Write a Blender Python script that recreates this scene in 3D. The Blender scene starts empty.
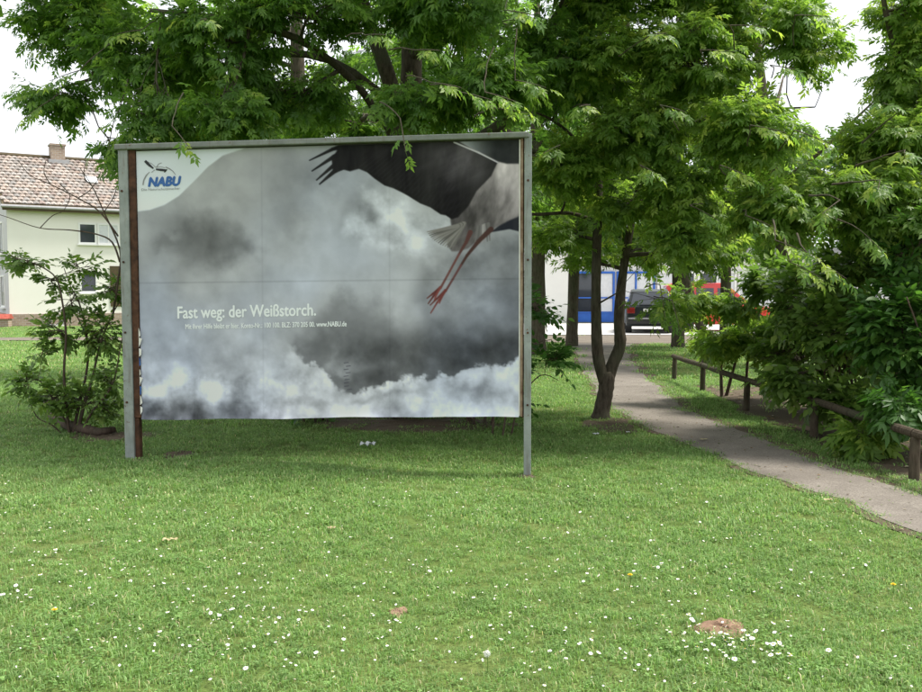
import bpy, bmesh, math, random
import numpy as np
from mathutils import Vector, Matrix, Euler

random.seed(11)
RNG = np.random.default_rng(11)
scene = bpy.context.scene
COL = scene.collection
R = math.radians

# ------------------------------------------------------------------ camera
W0, H0, F0 = 922.0, 692.0, 920.0
CAMZ = 1.6
PITCH = R(3.48)
cam_d = bpy.data.cameras.new('camera')
cam_d.sensor_width = 36.0
cam_d.lens = 36.0 * F0 / W0
cam_d.clip_start = 0.05
cam_d.clip_end = 2000
cam = bpy.data.objects.new('camera', cam_d)
COL.objects.link(cam)
cam.location = (0, 0, CAMZ)
cam.rotation_euler = (R(90) - PITCH, 0, 0)
scene.camera = cam

# ------------------------------------------------------------------ light
SUN_EL, SUN_AZ = R(60), R(12)       # azimuth counted from +X towards +Y
sun_dir = Vector((math.cos(SUN_EL) * math.cos(SUN_AZ), math.cos(SUN_EL) * math.sin(SUN_AZ), math.sin(SUN_EL)))
world = bpy.data.worlds.new('World')
scene.world = world
world.use_nodes = True
nt = world.node_tree
nt.nodes.clear()
out = nt.nodes.new('ShaderNodeOutputWorld')
bg = nt.nodes.new('ShaderNodeBackground')
bg.inputs['Strength'].default_value = 0.078
sky = nt.nodes.new('ShaderNodeTexSky')
sky.sky_type = 'NISHITA'
sky.sun_disc = False
sky.sun_elevation = SUN_EL
sky.sun_rotation = math.atan2(sun_dir.x, sun_dir.y)
tc = nt.nodes.new('ShaderNodeTexCoord')
nz = nt.nodes.new('ShaderNodeTexNoise')
nz.inputs['Scale'].default_value = 2.6
nz.inputs['Detail'].default_value = 6
nz.inputs['Roughness'].default_value = 0.55
rp = nt.nodes.new('ShaderNodeValToRGB')
rp.color_ramp.elements[0].position = 0.22
rp.color_ramp.elements[0].color = (0.72, 0.72, 0.72, 1)
rp.color_ramp.elements[1].position = 0.5
rp.color_ramp.elements[1].color = (1, 1, 1, 1)
mx = nt.nodes.new('ShaderNodeMix')
mx.data_type = 'RGBA'
mx.inputs[7].default_value = (9.6, 9.9, 10.4, 1)
nt.links.new(tc.outputs['Generated'], nz.inputs['Vector'])
nt.links.new(nz.outputs['Fac'], rp.inputs['Fac'])
nt.links.new(rp.outputs['Color'], mx.inputs[0])
nt.links.new(sky.outputs['Color'], mx.inputs[6])
nt.links.new(mx.outputs[2], bg.inputs['Color'])
nt.links.new(bg.outputs['Background'], out.inputs['Surface'])

sun_d = bpy.data.lights.new('sun', 'SUN')
sun_d.energy = 3.7
sun_d.angle = R(14)
sun_d.color = (1.0, 0.96, 0.88)
sun = bpy.data.objects.new('sun', sun_d)
COL.objects.link(sun)
sun.rotation_euler = sun_dir.to_track_quat('Z', 'Y').to_euler()

scene.view_settings.view_transform = 'Standard'
scene.view_settings.look = 'None'
scene.view_settings.exposure = 0.86
scene.view_settings.gamma = 1
scene.view_settings.use_curve_mapping = False
scene.render.engine = 'CYCLES'
scene.cycles.max_bounces = 7
scene.cycles.diffuse_bounces = 4
scene.cycles.glossy_bounces = 3
scene.cycles.transmission_bounces = 5
scene.cycles.transparent_max_bounces = 8
scene.cycles.caustics_reflective = False
scene.cycles.caustics_refractive = False

# ------------------------------------------------------------------ helpers
def ray(px, py):
    d = Vector(((px - W0 / 2) / F0, 1.0, -(py - H0 / 2) / F0))
    c, s = math.cos(-PITCH), math.sin(-PITCH)
    return Vector((d.x, d.y * c - d.z * s, d.y * s + d.z * c))

def at(px, py, Y):
    """point of the place seen at a pixel, Y metres ahead"""
    d = ray(px, py)
    return Vector((0, 0, CAMZ)) + d * (Y / d.y)

def sstep(a, b, x):
    t = np.clip((np.asarray(x, float) - a) / (b - a), 0, 1)
    return t * t * (3 - 2 * t)

def gz(x, y):
    """height of the ground"""
    x = np.asarray(x, float); y = np.asarray(y, float)
    near = 1 - sstep(16, 26, np.abs(y))
    dip = 0.02 - 0.09 * sstep(-3.0, 0.5, x)
    und = 0.018 * np.sin(x * 0.9 + 1.3) * np.sin(y * 0.7 + 0.4) + 0.012 * np.sin(x * 1.9 + y * 1.3)
    return (dip + und) * near

def gzf(x, y):
    return float(gz(x, y))

def ground(px, py):
    z = 0.0
    for _ in range(6):
        d = ray(px, py)
        t = (z - CAMZ) / d.z
        p = Vector((0, 0, CAMZ)) + d * t
        z = gzf(p.x, p.y)
    return Vector((p.x, p.y, z))

class MB:
    """collects verts and faces with a material index for each face"""
    def __init__(self):
        self.v = []; self.f = []; self.m = []; self.smooth = False
    def add(self, vs, fs, mi=0):
        o = len(self.v)
        self.v.extend([tuple(p) for p in vs])
        self.f.extend([tuple(i + o for i in f) for f in fs])
        self.m.extend([mi] * len(fs))
    def box(self, c, s, rot=None, mi=0):
        x, y, z = s[0] / 2, s[1] / 2, s[2] / 2
        vs = [Vector((sx * x, sy * y, sz * z)) for sx in (-1, 1) for sy in (-1, 1) for sz in (-1, 1)]
        if rot is not None:
            vs = [rot @ v for v in vs]
        c = Vector(c)
        self.add([v + c for v in vs], [(0, 1, 3, 2), (4, 6, 7, 5), (0, 4, 5, 1), (2, 3, 7, 6), (0, 2, 6, 4), (1, 5, 7, 3)], mi)
    def b(self, x0, x1, y0, y1, z0, z1, mi=0):
        self.box(((x0 + x1) / 2, (y0 + y1) / 2, (z0 + z1) / 2), (x1 - x0, y1 - y0, z1 - z0), None, mi)
    def tube(self, pts, rad, n=8, mi=0, cap=True):
        pts = [Vector(p) for p in pts]
        if not hasattr(rad, '__len__'):
            rad = [rad] * len(pts)
        o = len(self.v)
        prev = None
        for i, p in enumerate(pts):
            t = (pts[min(i + 1, len(pts) - 1)] - pts[max(i - 1, 0)])
            if t.length < 1e-9: t = Vector((0, 0, 1))
            t.normalize()
            if prev is None:
                a = Vector((1, 0, 0)) if abs(t.x) < 0.8 else Vector((0, 1, 0))
                u = t.cross(a).normalized()
            else:
                u = (prev - t * prev.dot(t))
                u = u.normalized() if u.length > 1e-6 else t.orthogonal().normalized()
            prev = u
            w = t.cross(u)
            for k in range(n):
                a = 2 * math.pi * k / n
                self.v.append(tuple(p + (u * math.cos(a) + w * math.sin(a)) * rad[i]))
        for i in range(len(pts) - 1):
            for k in range(n):
                k2 = (k + 1) % n
                self.f.append((o + i * n + k, o + i * n + k2, o + (i + 1) * n + k2, o + (i + 1) * n + k)); self.m.append(mi)
        if cap:
            self.f.append(tuple(o + k for k in reversed(range(n)))); self.m.append(mi)
            e = o + (len(pts) - 1) * n
            self.f.append(tuple(e + k for k in range(n))); self.m.append(mi)
    def prism(self, poly, z0, z1, axis='z', mi=0):
        """poly of 2-D points pushed along an axis"""
        n = len(poly)
        def P(a, b, c):
            return {'z': (a, b, c), 'y': (a, c, b), 'x': (c, a, b)}[axis]
        vs = [P(a, b, z0) for a, b in poly] + [P(a, b, z1) for a, b in poly]
        fs = [tuple(range(n))[::-1], tuple(range(n, 2 * n))]
        fs += [(i, (i + 1) % n, n + (i + 1) % n, n + i) for i in range(n)]
        self.add(vs, fs, mi)
    def mesh(self, name, mats, smooth=False):
        me = bpy.data.meshes.new(name)
        me.from_pydata(self.v, [], self.f)
        for m in (mats if isinstance(mats, (list, tuple)) else [mats]):
            me.materials.append(m)
        if len(me.polygons):
            me.polygons.foreach_set('material_index', self.m)
            if smooth:
                me.polygons.foreach_set('use_smooth', [True] * len(me.polygons))
        me.update()
        return me
    def build(self, name, mats, parent=None, smooth=False, loc=None):
        o = bpy.data.objects.new(name, self.mesh(name, mats, smooth))
        COL.objects.link(o)
        if parent is not None: o.parent = parent
        if loc is not None: o.location = loc
        return o

def link(name, me, parent=None):
    o = bpy.data.objects.new(name, me)
    COL.objects.link(o)
    if parent is not None: o.parent = parent
    return o

def tag(o, label=None, cat=None, group=None, kind=None):
    if label: o['label'] = label
    if cat: o['category'] = cat
    if group: o['group'] = group
    if kind: o['kind'] = kind
    return o

def empty(name, loc=(0, 0, 0), rz=0.0):
    o = bpy.data.objects.new(name, None)
    o.empty_display_size = 0.2
    COL.objects.link(o)
    o.location = loc
    o.rotation_euler = (0, 0, rz)
    return o

def bevel(o, w=0.01, seg=2):
    m = o.modifiers.new('bevel', 'BEVEL')
    m.width = w; m.segments = seg; m.limit_method = 'ANGLE'
    return o

def np_mesh(name, verts, faces, k, mats, attrs=None, smooth=False):
    """fast mesh from numpy: faces all with k corners"""
    me = bpy.data.meshes.new(name)
    nv, nf = len(verts), len(faces)
    me.vertices.add(nv)
    me.vertices.foreach_set('co', np.asarray(verts, np.float32).ravel())
    me.loops.add(nf * k)
    me.loops.foreach_set('vertex_index', np.asarray(faces, np.int32).ravel())
    me.polygons.add(nf)
    me.polygons.foreach_set('loop_start', np.arange(0, nf * k, k, dtype=np.int32))
    if smooth:
        me.polygons.foreach_set('use_smooth', np.ones(nf, bool))
    for m in (mats if isinstance(mats, (list, tuple)) else [mats]):
        me.materials.append(m)
    me.update(calc_edges=True)
    for n, a in (attrs or {}).items():
        a = np.asarray(a, np.float32)
        if a.ndim == 1:
            at_ = me.attributes.new(n, 'FLOAT', 'POINT'); at_.data.foreach_set('value', a)
        else:
            at_ = me.attributes.new(n, 'FLOAT_COLOR', 'POINT'); at_.data.foreach_set('color', a.ravel())
    return me

# ------------------------------------------------------------------ materials
def mat(name):
    m = bpy.data.materials.new(name)
    m.use_nodes = True
    nt = m.node_tree
    b = nt.nodes['Principled BSDF']
    return m, nt, b

def N(nt, typ, **kw):
    n = nt.nodes.new(typ)
    for k, v in kw.items():
        if k in n.inputs: n.inputs[k].default_value = v
        else: setattr(n, k, v)
    return n

def noise(nt, scale, detail=4, rough=0.55, coord='Object', vec=None):
    n = N(nt, 'ShaderNodeTexNoise', Scale=scale, Detail=detail, Roughness=rough)
    if vec is None:
        if coord == 'World':
            g = N(nt, 'ShaderNodeNewGeometry'); nt.links.new(g.outputs['Position'], n.inputs['Vector'])
        else:
            t = N(nt, 'ShaderNodeTexCoord'); nt.links.new(t.outputs[coord], n.inputs['Vector'])
    else:
        nt.links.new(vec, n.inputs['Vector'])
    return n.outputs['Fac']

def ramp(nt, fac, stops):
    r = N(nt, 'ShaderNodeValToRGB')
    e = r.color_ramp.elements
    while len(e) < len(stops): e.new(0.5)
    for el, (p, c) in zip(e, stops):
        el.position = p
        el.color = (*c, 1) if len(c) == 3 else c
    nt.links.new(fac, r.inputs['Fac'])
    return r.outputs['Color']

def mixc(nt, fac, a, b, mode='MIX'):
    m = N(nt, 'ShaderNodeMix'); m.data_type = 'RGBA'; m.blend_type = mode
    for i, v in ((0, fac), (6, a), (7, b)):
        if isinstance(v, (int, float)): m.inputs[i].default_value = v
        elif isinstance(v, tuple): m.inputs[i].default_value = (*v, 1)
        else: nt.links.new(v, m.inputs[i])
    return m.outputs[2]

def bump(nt, b, h, strength=0.3, dist=0.01):
    n = N(nt, 'ShaderNodeBump', Strength=strength, Distance=dist)
    nt.links.new(h, n.inputs['Height'])
    nt.links.new(n.outputs['Normal'], b.inputs['Normal'])

def plain(name, c1, c2, scale=6, rough=0.7, spec=0.3, bmp=0.2, bd=0.01, metal=0, coord='Object', lo=0.3, hi=0.7, coat=0):
    m, nt, b = mat(name)
    f = noise(nt, scale, 6, 0.6, coord)
    nt.links.new(ramp(nt, f, [(lo, c1), (hi, c2)]), b.inputs['Base Color'])
    b.inputs['Roughness'].default_value = rough
    b.inputs['Specular IOR Level'].default_value = spec
    b.inputs['Metallic'].default_value = metal
    b.inputs['Coat Weight'].default_value = coat
    if bmp:
        bump(nt, b, noise(nt, scale * 4, 5, 0.6, coord), bmp, bd)
    return m

def leaf_mat(name, stops, trans, tmix=0.4, rough=0.45, spec=0.35):
    m, nt, b = mat(name)
    a = N(nt, 'ShaderNodeAttribute', attribute_name='rnd')
    c = ramp(nt, a.outputs['Fac'], stops)
    nt.links.new(c, b.inputs['Base Color'])
    b.inputs['Roughness'].default_value = rough
    b.inputs['Specular IOR Level'].default_value = spec
    tr = N(nt, 'ShaderNodeBsdfTranslucent')
    tcol = mixc(nt, 1.0, c, trans, 'MULTIPLY')
    nt.links.new(tcol, tr.inputs['Color'])
    ms = N(nt, 'ShaderNodeMixShader', Fac=tmix)
    nt.links.new(b.outputs[0], ms.inputs[1]); nt.links.new(tr.outputs[0], ms.inputs[2])
    o = nt.nodes['Material Output']
    nt.links.new(ms.outputs[0], o.inputs['Surface'])
    return m

M = {}
M['ash_leaf'] = leaf_mat('ash_leaf', [(0.0, (0.045, 0.105, 0.022)), (0.45, (0.088, 0.178, 0.032)), (0.8, (0.15, 0.255, 0.044)), (1.0, (0.26, 0.33, 0.06))], (2.3, 2.3, 1.4), 0.5)
M['light_leaf'] = leaf_mat('light_leaf', [(0.0, (0.075, 0.155, 0.028)), (0.6, (0.15, 0.25, 0.045)), (1.0, (0.28, 0.35, 0.07))], (2.3, 2.2, 1.4), 0.55)
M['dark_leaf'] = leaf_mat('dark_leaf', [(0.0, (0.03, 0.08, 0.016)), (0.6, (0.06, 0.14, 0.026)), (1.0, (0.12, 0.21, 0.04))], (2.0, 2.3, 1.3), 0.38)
M['hedge_leaf'] = leaf_mat('hedge_leaf', [(0.0, (0.07, 0.13, 0.028)), (0.6, (0.125, 0.205, 0.042)), (1.0, (0.22, 0.28, 0.07))], (2.0, 2.2, 1.3), 0.38)
M['far_leaf'] = leaf_mat('far_leaf', [(0.0, (0.045, 0.11, 0.02)), (1.0, (0.11, 0.2, 0.04))], (2.0, 2.2, 1.3), 0.4, 0.6, 0.2)

def bark_mat(name, c1, c2, c3):
    m, nt, b = mat(name)
    t = N(nt, 'ShaderNodeTexCoord')
    mp = N(nt, 'ShaderNodeMapping'); mp.inputs['Scale'].default_value = (1, 1, 0.25)
    nt.links.new(t.outputs['Object'], mp.inputs['Vector'])
    f = noise(nt, 28, 6, 0.65, vec=mp.outputs['Vector'])
    big = noise(nt, 3, 4, 0.6)
    c = ramp(nt, f, [(0.3, c1), (0.6, c2)])
    c = mixc(nt, ramp(nt, big, [(0.45, (0, 0, 0)), (0.65, (0.6, 0.6, 0.6))]), c, c3)
    nt.links.new(c, b.inputs['Base Color'])
    b.inputs['Roughness'].default_value = 0.9
    b.inputs['Specular IOR Level'].default_value = 0.15
    bump(nt, b, f, 0.7, 0.02)
    return m
M['bark'] = bark_mat('bark', (0.035, 0.027, 0.02), (0.11, 0.09, 0.068), (0.075, 0.085, 0.05))
M['shrub_bark'] = bark_mat('shrub_bark', (0.05, 0.035, 0.025), (0.12, 0.085, 0.065), (0.09, 0.08, 0.06))

# ground: soil and grass mat below the blades
def ground_mat():
    m, nt, b = mat('turf_ground')
    f = noise(nt, 0.45, 5, 0.55, 'World')
    f2 = noise(nt, 30, 6, 0.7, 'World')
    c = ramp(nt, f, [(0.35, (0.13, 0.20, 0.05)), (0.55, (0.16, 0.215, 0.06)), (0.72, (0.20, 0.22, 0.08))])
    c = mixc(nt, ramp(nt, f2, [(0.35, (0.75, 0.75, 0.75)), (0.65, (0, 0, 0))]), c, (0.05, 0.07, 0.018))
    nt.links.new(c, b.inputs['Base Color'])
    b.inputs['Roughness'].default_value = 0.95
    b.inputs['Specular IOR Level'].default_value = 0.1
    bump(nt, b, f2, 0.8, 0.03)
    return m
M['turf'] = ground_mat()

def grass_mat():
    m, nt, b = mat('grass_blade')
    a = N(nt, 'ShaderNodeAttribute', attribute_name='rnd')
    oi = N(nt, 'ShaderNodeObjectInfo')
    f = noise(nt, 0.55, 4, 0.55, 'World')
    f2 = noise(nt, 3.4, 6, 0.7, 'World')
    green = ramp(nt, a.outputs['Fac'], [(0.0, (0.10, 0.19, 0.05)), (0.45, (0.178, 0.305, 0.09)), (0.8, (0.285, 0.395, 0.155)), (0.93, (0.42, 0.41, 0.2)), (1.0, (0.52, 0.46, 0.28))])
    dry = ramp(nt, a.outputs['Fac'], [(0.0, (0.16, 0.20, 0.065)), (0.4, (0.28, 0.32, 0.12)), (0.7, (0.42, 0.41, 0.2)), (1.0, (0.56, 0.5, 0.32))])
    s = N(nt, 'ShaderNodeMath', operation='ADD'); nt.links.new(f, s.inputs[0]); nt.links.new(f2, s.inputs[1])
    g_ = N(nt, 'ShaderNodeNewGeometry'); sx = N(nt, 'ShaderNodeSeparateXYZ'); nt.links.new(g_.outputs['Position'], sx.inputs[0])
    # worn, drier strip of lawn in front of the board
    wr = N(nt, 'ShaderNodeMapRange'); wr.inputs['From Min'].default_value = 3; wr.inputs['From Max'].default_value = 11; nt.links.new(sx.outputs['Y'], wr.inputs['Value'])
    wear = ramp(nt, wr.outputs[0], [(0.25, (0, 0, 0)), (0.48, (0.10, 0.10, 0.10)), (0.62, (0.09, 0.09, 0.09)), (0.72, (0, 0, 0))])
    s2 = N(nt, 'ShaderNodeMath', operation='ADD'); nt.links.new(s.outputs[0], s2.inputs[0]); nt.links.new(wear, s2.inputs[1])
    c = mixc(nt, ramp(nt, s2.outputs[0], [(1.0, (0, 0, 0)), (1.26, (0.75, 0.75, 0.75))]), green, dry)
    hv = N(nt, 'ShaderNodeHueSaturation')
    mr = N(nt, 'ShaderNodeMapRange'); mr.inputs['To Min'].default_value = 0.7; mr.inputs['To Max'].default_value = 1.25
    nt.links.new(oi.outputs['Random'], mr.inputs['Value']); nt.links.new(mr.outputs[0], hv.inputs['Value'])
    nt.links.new(c, hv.inputs['Color'])
    nt.links.new(hv.outputs[0], b.inputs['Base Color'])
    b.inputs['Roughness'].default_value = 0.55
    b.inputs['Specular IOR Level'].default_value = 0.25
    tr = N(nt, 'ShaderNodeBsdfTranslucent')
    nt.links.new(mixc(nt, 1.0, hv.outputs[0], (1.7, 1.8, 1.2), 'MULTIPLY'), tr.inputs['Color'])
    ms = N(nt, 'ShaderNodeMixShader', Fac=0.35)
    nt.links.new(b.outputs[0], ms.inputs[1]); nt.links.new(tr.outputs[0], ms.inputs[2])
    nt.links.new(ms.outputs[0], nt.nodes['Material Output'].inputs['Surface'])
    return m
M['grass'] = grass_mat()

def path_mat(name, a, b_, c_):
    m, nt, b = mat(name)
    f = noise(nt, 1.4, 6, 0.6, 'World'); f2 = noise(nt, 60, 4, 0.7, 'World'); f3 = noise(nt, 9, 5, 0.65, 'World')
    c = ramp(nt, f, [(0.3, a), (0.7, b_)])
    c = mixc(nt, ramp(nt, f2, [(0.42, (0.55, 0.55, 0.55)), (0.6, (0, 0, 0))]), c, c_)
    c = mixc(nt, ramp(nt, f3, [(0.52, (0, 0, 0)), (0.72, (0.5, 0.5, 0.5))]), c, a)
    nt.links.new(c, b.inputs['Base Color'])
    b.inputs['Roughness'].default_value = 0.9
    b.inputs['Specular IOR Level'].default_value = 0.2
    bump(nt, b, f2, 0.6, 0.008)
    return m
M['path'] = path_mat('trodden_path', (0.155, 0.135, 0.115), (0.29, 0.26, 0.225), (0.085, 0.072, 0.06))
M['footway'] = path_mat('footway_gravel', (0.15, 0.125, 0.10), (0.22, 0.19, 0.155), (0.09, 0.075, 0.06))
M['street'] = path_mat('pale_paving', (0.5, 0.48, 0.45), (0.6, 0.58, 0.55), (0.42, 0.4, 0.38))
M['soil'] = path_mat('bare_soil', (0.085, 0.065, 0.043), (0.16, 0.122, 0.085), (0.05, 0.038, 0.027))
M['red_soil'] = path_mat('dry_soil', (0.21, 0.135, 0.09), (0.33, 0.22, 0.15), (0.13, 0.08, 0.052))
M['post_metal'] = plain('weathered_steel', (0.20, 0.22, 0.21), (0.33, 0.35, 0.335), 9, 0.6, 0.4, 0.25, 0.004, 0.25)
def worn_metal(name, c1, c2):
    m, nt, b = mat(name)
    f = noise(nt, 7, 6, 0.65); f2 = noise(nt, 26, 5, 0.7)
    t = N(nt, 'ShaderNodeTexCoord'); mp = N(nt, 'ShaderNodeMapping'); mp.inputs['Scale'].default_value = (9, 9, 0.8)
    nt.links.new(t.outputs['Object'], mp.inputs['Vector'])
    st = noise(nt, 3, 6, 0.7, vec=mp.outputs[0])
    c = ramp(nt, f, [(0.3, c1), (0.7, c2)])
    c = mixc(nt, ramp(nt, st, [(0.52, (0, 0, 0)), (0.72, (0.75, 0.75, 0.75))]), c, (0.13, 0.105, 0.08))
    c = mixc(nt, ramp(nt, f2, [(0.62, (0, 0, 0)), (0.7, (0.85, 0.85, 0.85))]), c, (0.12, 0.055, 0.03))
    nt.links.new(c, b.inputs['Base Color'])
    b.inputs['Roughness'].default_value = 0.65; b.inputs['Metallic'].default_value = 0.15
    bump(nt, b, f2, 0.4, 0.004)
    return m
M['post_metal'] = worn_metal('weathered_steel_post', (0.19, 0.215, 0.2), (0.31, 0.335, 0.315))
M['rail_metal'] = worn_metal('weathered_steel_rail', (0.13, 0.145, 0.13), (0.22, 0.235, 0.21))
M['rust'] = plain('rusty_strip', (0.03, 0.017, 0.012), (0.12, 0.058, 0.034), 14, 0.85, 0.2, 0.5, 0.006)
M['tan_strip'] = plain('worn_tan_strip', (0.12, 0.06, 0.035), (0.42, 0.33, 0.23), 7, 0.8, 0.2, 0.3, 0.004)
M['white_edge'] = plain('paper_edge', (0.62, 0.6, 0.54), (0.75, 0.74, 0.7), 12, 0.8, 0.2, 0.1)
M['board_back'] = plain('board_back', (0.10, 0.09, 0.075), (0.18, 0.165, 0.14), 4, 0.8, 0.2, 0.2)
M['wood'] = bark_mat('weathered_wood', (0.04, 0.03, 0.02), (0.095, 0.076, 0.054), (0.06, 0.066, 0.04))
M['plaster'] = plain('cream_plaster', (0.80, 0.78, 0.71), (0.83, 0.815, 0.75), 1.2, 0.9, 0.2, 0.1)
M['shaded_plaster'] = plain('shaded_plaster', (0.52, 0.51, 0.53), (0.6, 0.59, 0.6), 1.2, 0.9, 0.2, 0.1)  # gable render, with the shade on that side put into its colour
M['white_plaster'] = plain('white_plaster', (0.78, 0.77, 0.74), (0.84, 0.83, 0.8), 1.2, 0.9, 0.2, 0.1)
M['white_paint'] = plain('white_paint', (0.76, 0.76, 0.74), (0.82, 0.82, 0.8), 3, 0.5, 0.4, 0)
M['dark_wood'] = plain('brown_door', (0.06, 0.045, 0.02), (0.10, 0.075, 0.035), 5, 0.6, 0.3, 0.1)
M['blue_paint'] = plain('blue_paint', (0.025, 0.11, 0.48), (0.035, 0.15, 0.56), 3, 0.45, 0.4, 0)
M['red_clay'] = plain('red_clay', (0.32, 0.07, 0.05), (0.45, 0.12, 0.09), 8, 0.8, 0.2, 0.2)
M['tyre'] = plain('tyre_rubber', (0.015, 0.015, 0.016), (0.03, 0.03, 0.03), 20, 0.8, 0.3, 0.1)
M['rim'] = plain('wheel_metal', (0.4, 0.4, 0.41), (0.5, 0.5, 0.51), 20, 0.35, 0.5, 0, 0, 0.7)
M['black_paint'] = plain('black_car_paint', (0.012, 0.016, 0.017), (0.018, 0.022, 0.024), 4, 0.35, 0.35, 0, coat=0.15)
M['red_paint'] = plain('red_car_paint', (0.55, 0.02, 0.018), (0.62, 0.03, 0.022), 4, 0.25, 0.5, 0, coat=0.6)
M['trim'] = plain('dark_trim', (0.02, 0.02, 0.02), (0.04, 0.04, 0.04), 8, 0.6, 0.3, 0)
M['grey_trim'] = plain('grey_bumper_strip', (0.3, 0.3, 0.31), (0.4, 0.4, 0.41), 8, 0.4, 0.4, 0)
M['tail_light'] = plain('tail_light_lens', (0.16, 0.008, 0.008), (0.22, 0.012, 0.012), 8, 0.2, 0.5, 0)
M['head_light'] = plain('head_light_lens', (0.6, 0.62, 0.64), (0.7, 0.72, 0.74), 8, 0.15, 0.5, 0)
M['plate'] = plain('plate_white', (0.7, 0.7, 0.66), (0.76, 0.76, 0.72), 8, 0.5, 0.3, 0)
M['paper'] = plain('crumpled_paper', (0.55, 0.58, 0.6), (0.72, 0.75, 0.77), 12, 0.7, 0.2, 0.1)
M['dead_leaf'] = plain('dead_leaf', (0.30, 0.24, 0.12), (0.5, 0.45, 0.28), 30, 0.8, 0.2, 0.1)
M['petal'] = plain('daisy_petal', (0.78, 0.77, 0.75), (0.84, 0.83, 0.82), 80, 0.6, 0.2, 0)
M['yellow'] = plain('flower_yellow', (0.7, 0.45, 0.02), (0.8, 0.58, 0.03), 80, 0.6, 0.2, 0)
M['stem'] = plain('flower_stem', (0.08, 0.16, 0.03), (0.12, 0.2, 0.04), 80, 0.6, 0.2, 0)
M['seed'] = plain('seed_down', (0.6, 0.6, 0.56), (0.68, 0.68, 0.64), 80, 0.8, 0.1, 0)
M['ink_white'] = plain('print_white', (0.74, 0.77, 0.77), (0.79, 0.81, 0.81), 5, 0.6, 0.3, 0)
M['ink_blue'] = plain('print_blue', (0.035, 0.11, 0.32), (0.045, 0.13, 0.36), 5, 0.6, 0.3, 0)
M['ink_black'] = plain('print_black', (0.02, 0.022, 0.024), (0.03, 0.032, 0.034), 5, 0.6, 0.3, 0)
M['ink_grey'] = plain('print_grey', (0.22, 0.22, 0.22), (0.28, 0.28, 0.28), 5, 0.6, 0.3, 0)

def glass_mat():
    m, nt, b = mat('window_glass')
    b.inputs['Base Color'].default_value = (0.03, 0.035, 0.045, 1)
    b.inputs['Roughness'].default_value = 0.06
    b.inputs['Specular IOR Level'].default_value = 0.8
    return m
M['glass'] = glass_mat()

def brick_mat():
    m, nt, b = mat('plinth_brick')
    t = N(nt, 'ShaderNodeTexCoord')
    mp = N(nt, 'ShaderNodeMapping'); mp.inputs['Rotation'].default_value = (R(90), 0, 0)
    nt.links.new(t.outputs['Object'], mp.inputs['Vector'])
    br = N(nt, 'ShaderNodeTexBrick'); br.inputs['Scale'].default_value = 1.0
    br.inputs['Brick Width'].default_value = 0.25; br.inputs['Row Height'].default_value = 0.085; br.inputs['Mortar Size'].default_value = 0.008
    br.inputs['Color1'].default_value = (0.25, 0.17, 0.13, 1); br.inputs['Color2'].default_value = (0.36, 0.27, 0.2, 1); br.inputs['Mortar'].default_value = (0.4, 0.38, 0.34, 1)
    nt.links.new(mp.outputs[0], br.inputs['Vector'])
    nt.links.new(br.outputs['Color'], b.inputs['Base Color'])
    b.inputs['Roughness'].default_value = 0.9
    return m
M['brick'] = brick_mat()

def vcol_mat(name, attr, rough=0.7, spec=0.25, extra=None):
    m, nt, b = mat(name)
    a = N(nt, 'ShaderNodeAttribute', attribute_name=attr)
    c = a.outputs['Color']
    if extra: c = extra(nt, b, c)
    nt.links.new(c, b.inputs['Base Color'])
    b.inputs['Roughness'].default_value = rough
    b.inputs['Specular IOR Level'].default_value = spec
    return m
def tile_extra(nt, b, c):
    f = noise(nt, 9, 5, 0.65)
    return mixc(nt, ramp(nt, f, [(0.45, (0, 0, 0)), (0.7, (0.6, 0.6, 0.6))]), c, (0.16, 0.13, 0.10))
M['tile'] = vcol_mat('clay_tile', 'tint', 0.85, 0.2, tile_extra)
def poster_extra(nt, b, c):
    t = N(nt, 'ShaderNodeTexCoord')
    mp = N(nt, 'ShaderNodeMapping'); mp.inputs['Scale'].default_value = (1.5, 1, 0.25)
    nt.links.new(t.outputs['Object'], mp.inputs['Vector'])
    f = noise(nt, 3.0, 5, 0.6, vec=mp.outputs[0])
    g = noise(nt, 1.5, 3, 0.5)
    bump(nt, b, g, 0.25, 0.03)
    return mixc(nt, ramp(nt, f, [(0.4, (0, 0, 0)), (0.75, (0.05, 0.05, 0.05))]), c, (0.42, 0.42, 0.38))
M['poster'] = vcol_mat('printed_paper', 'print', 0.8, 0.12, poster_extra)

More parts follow.
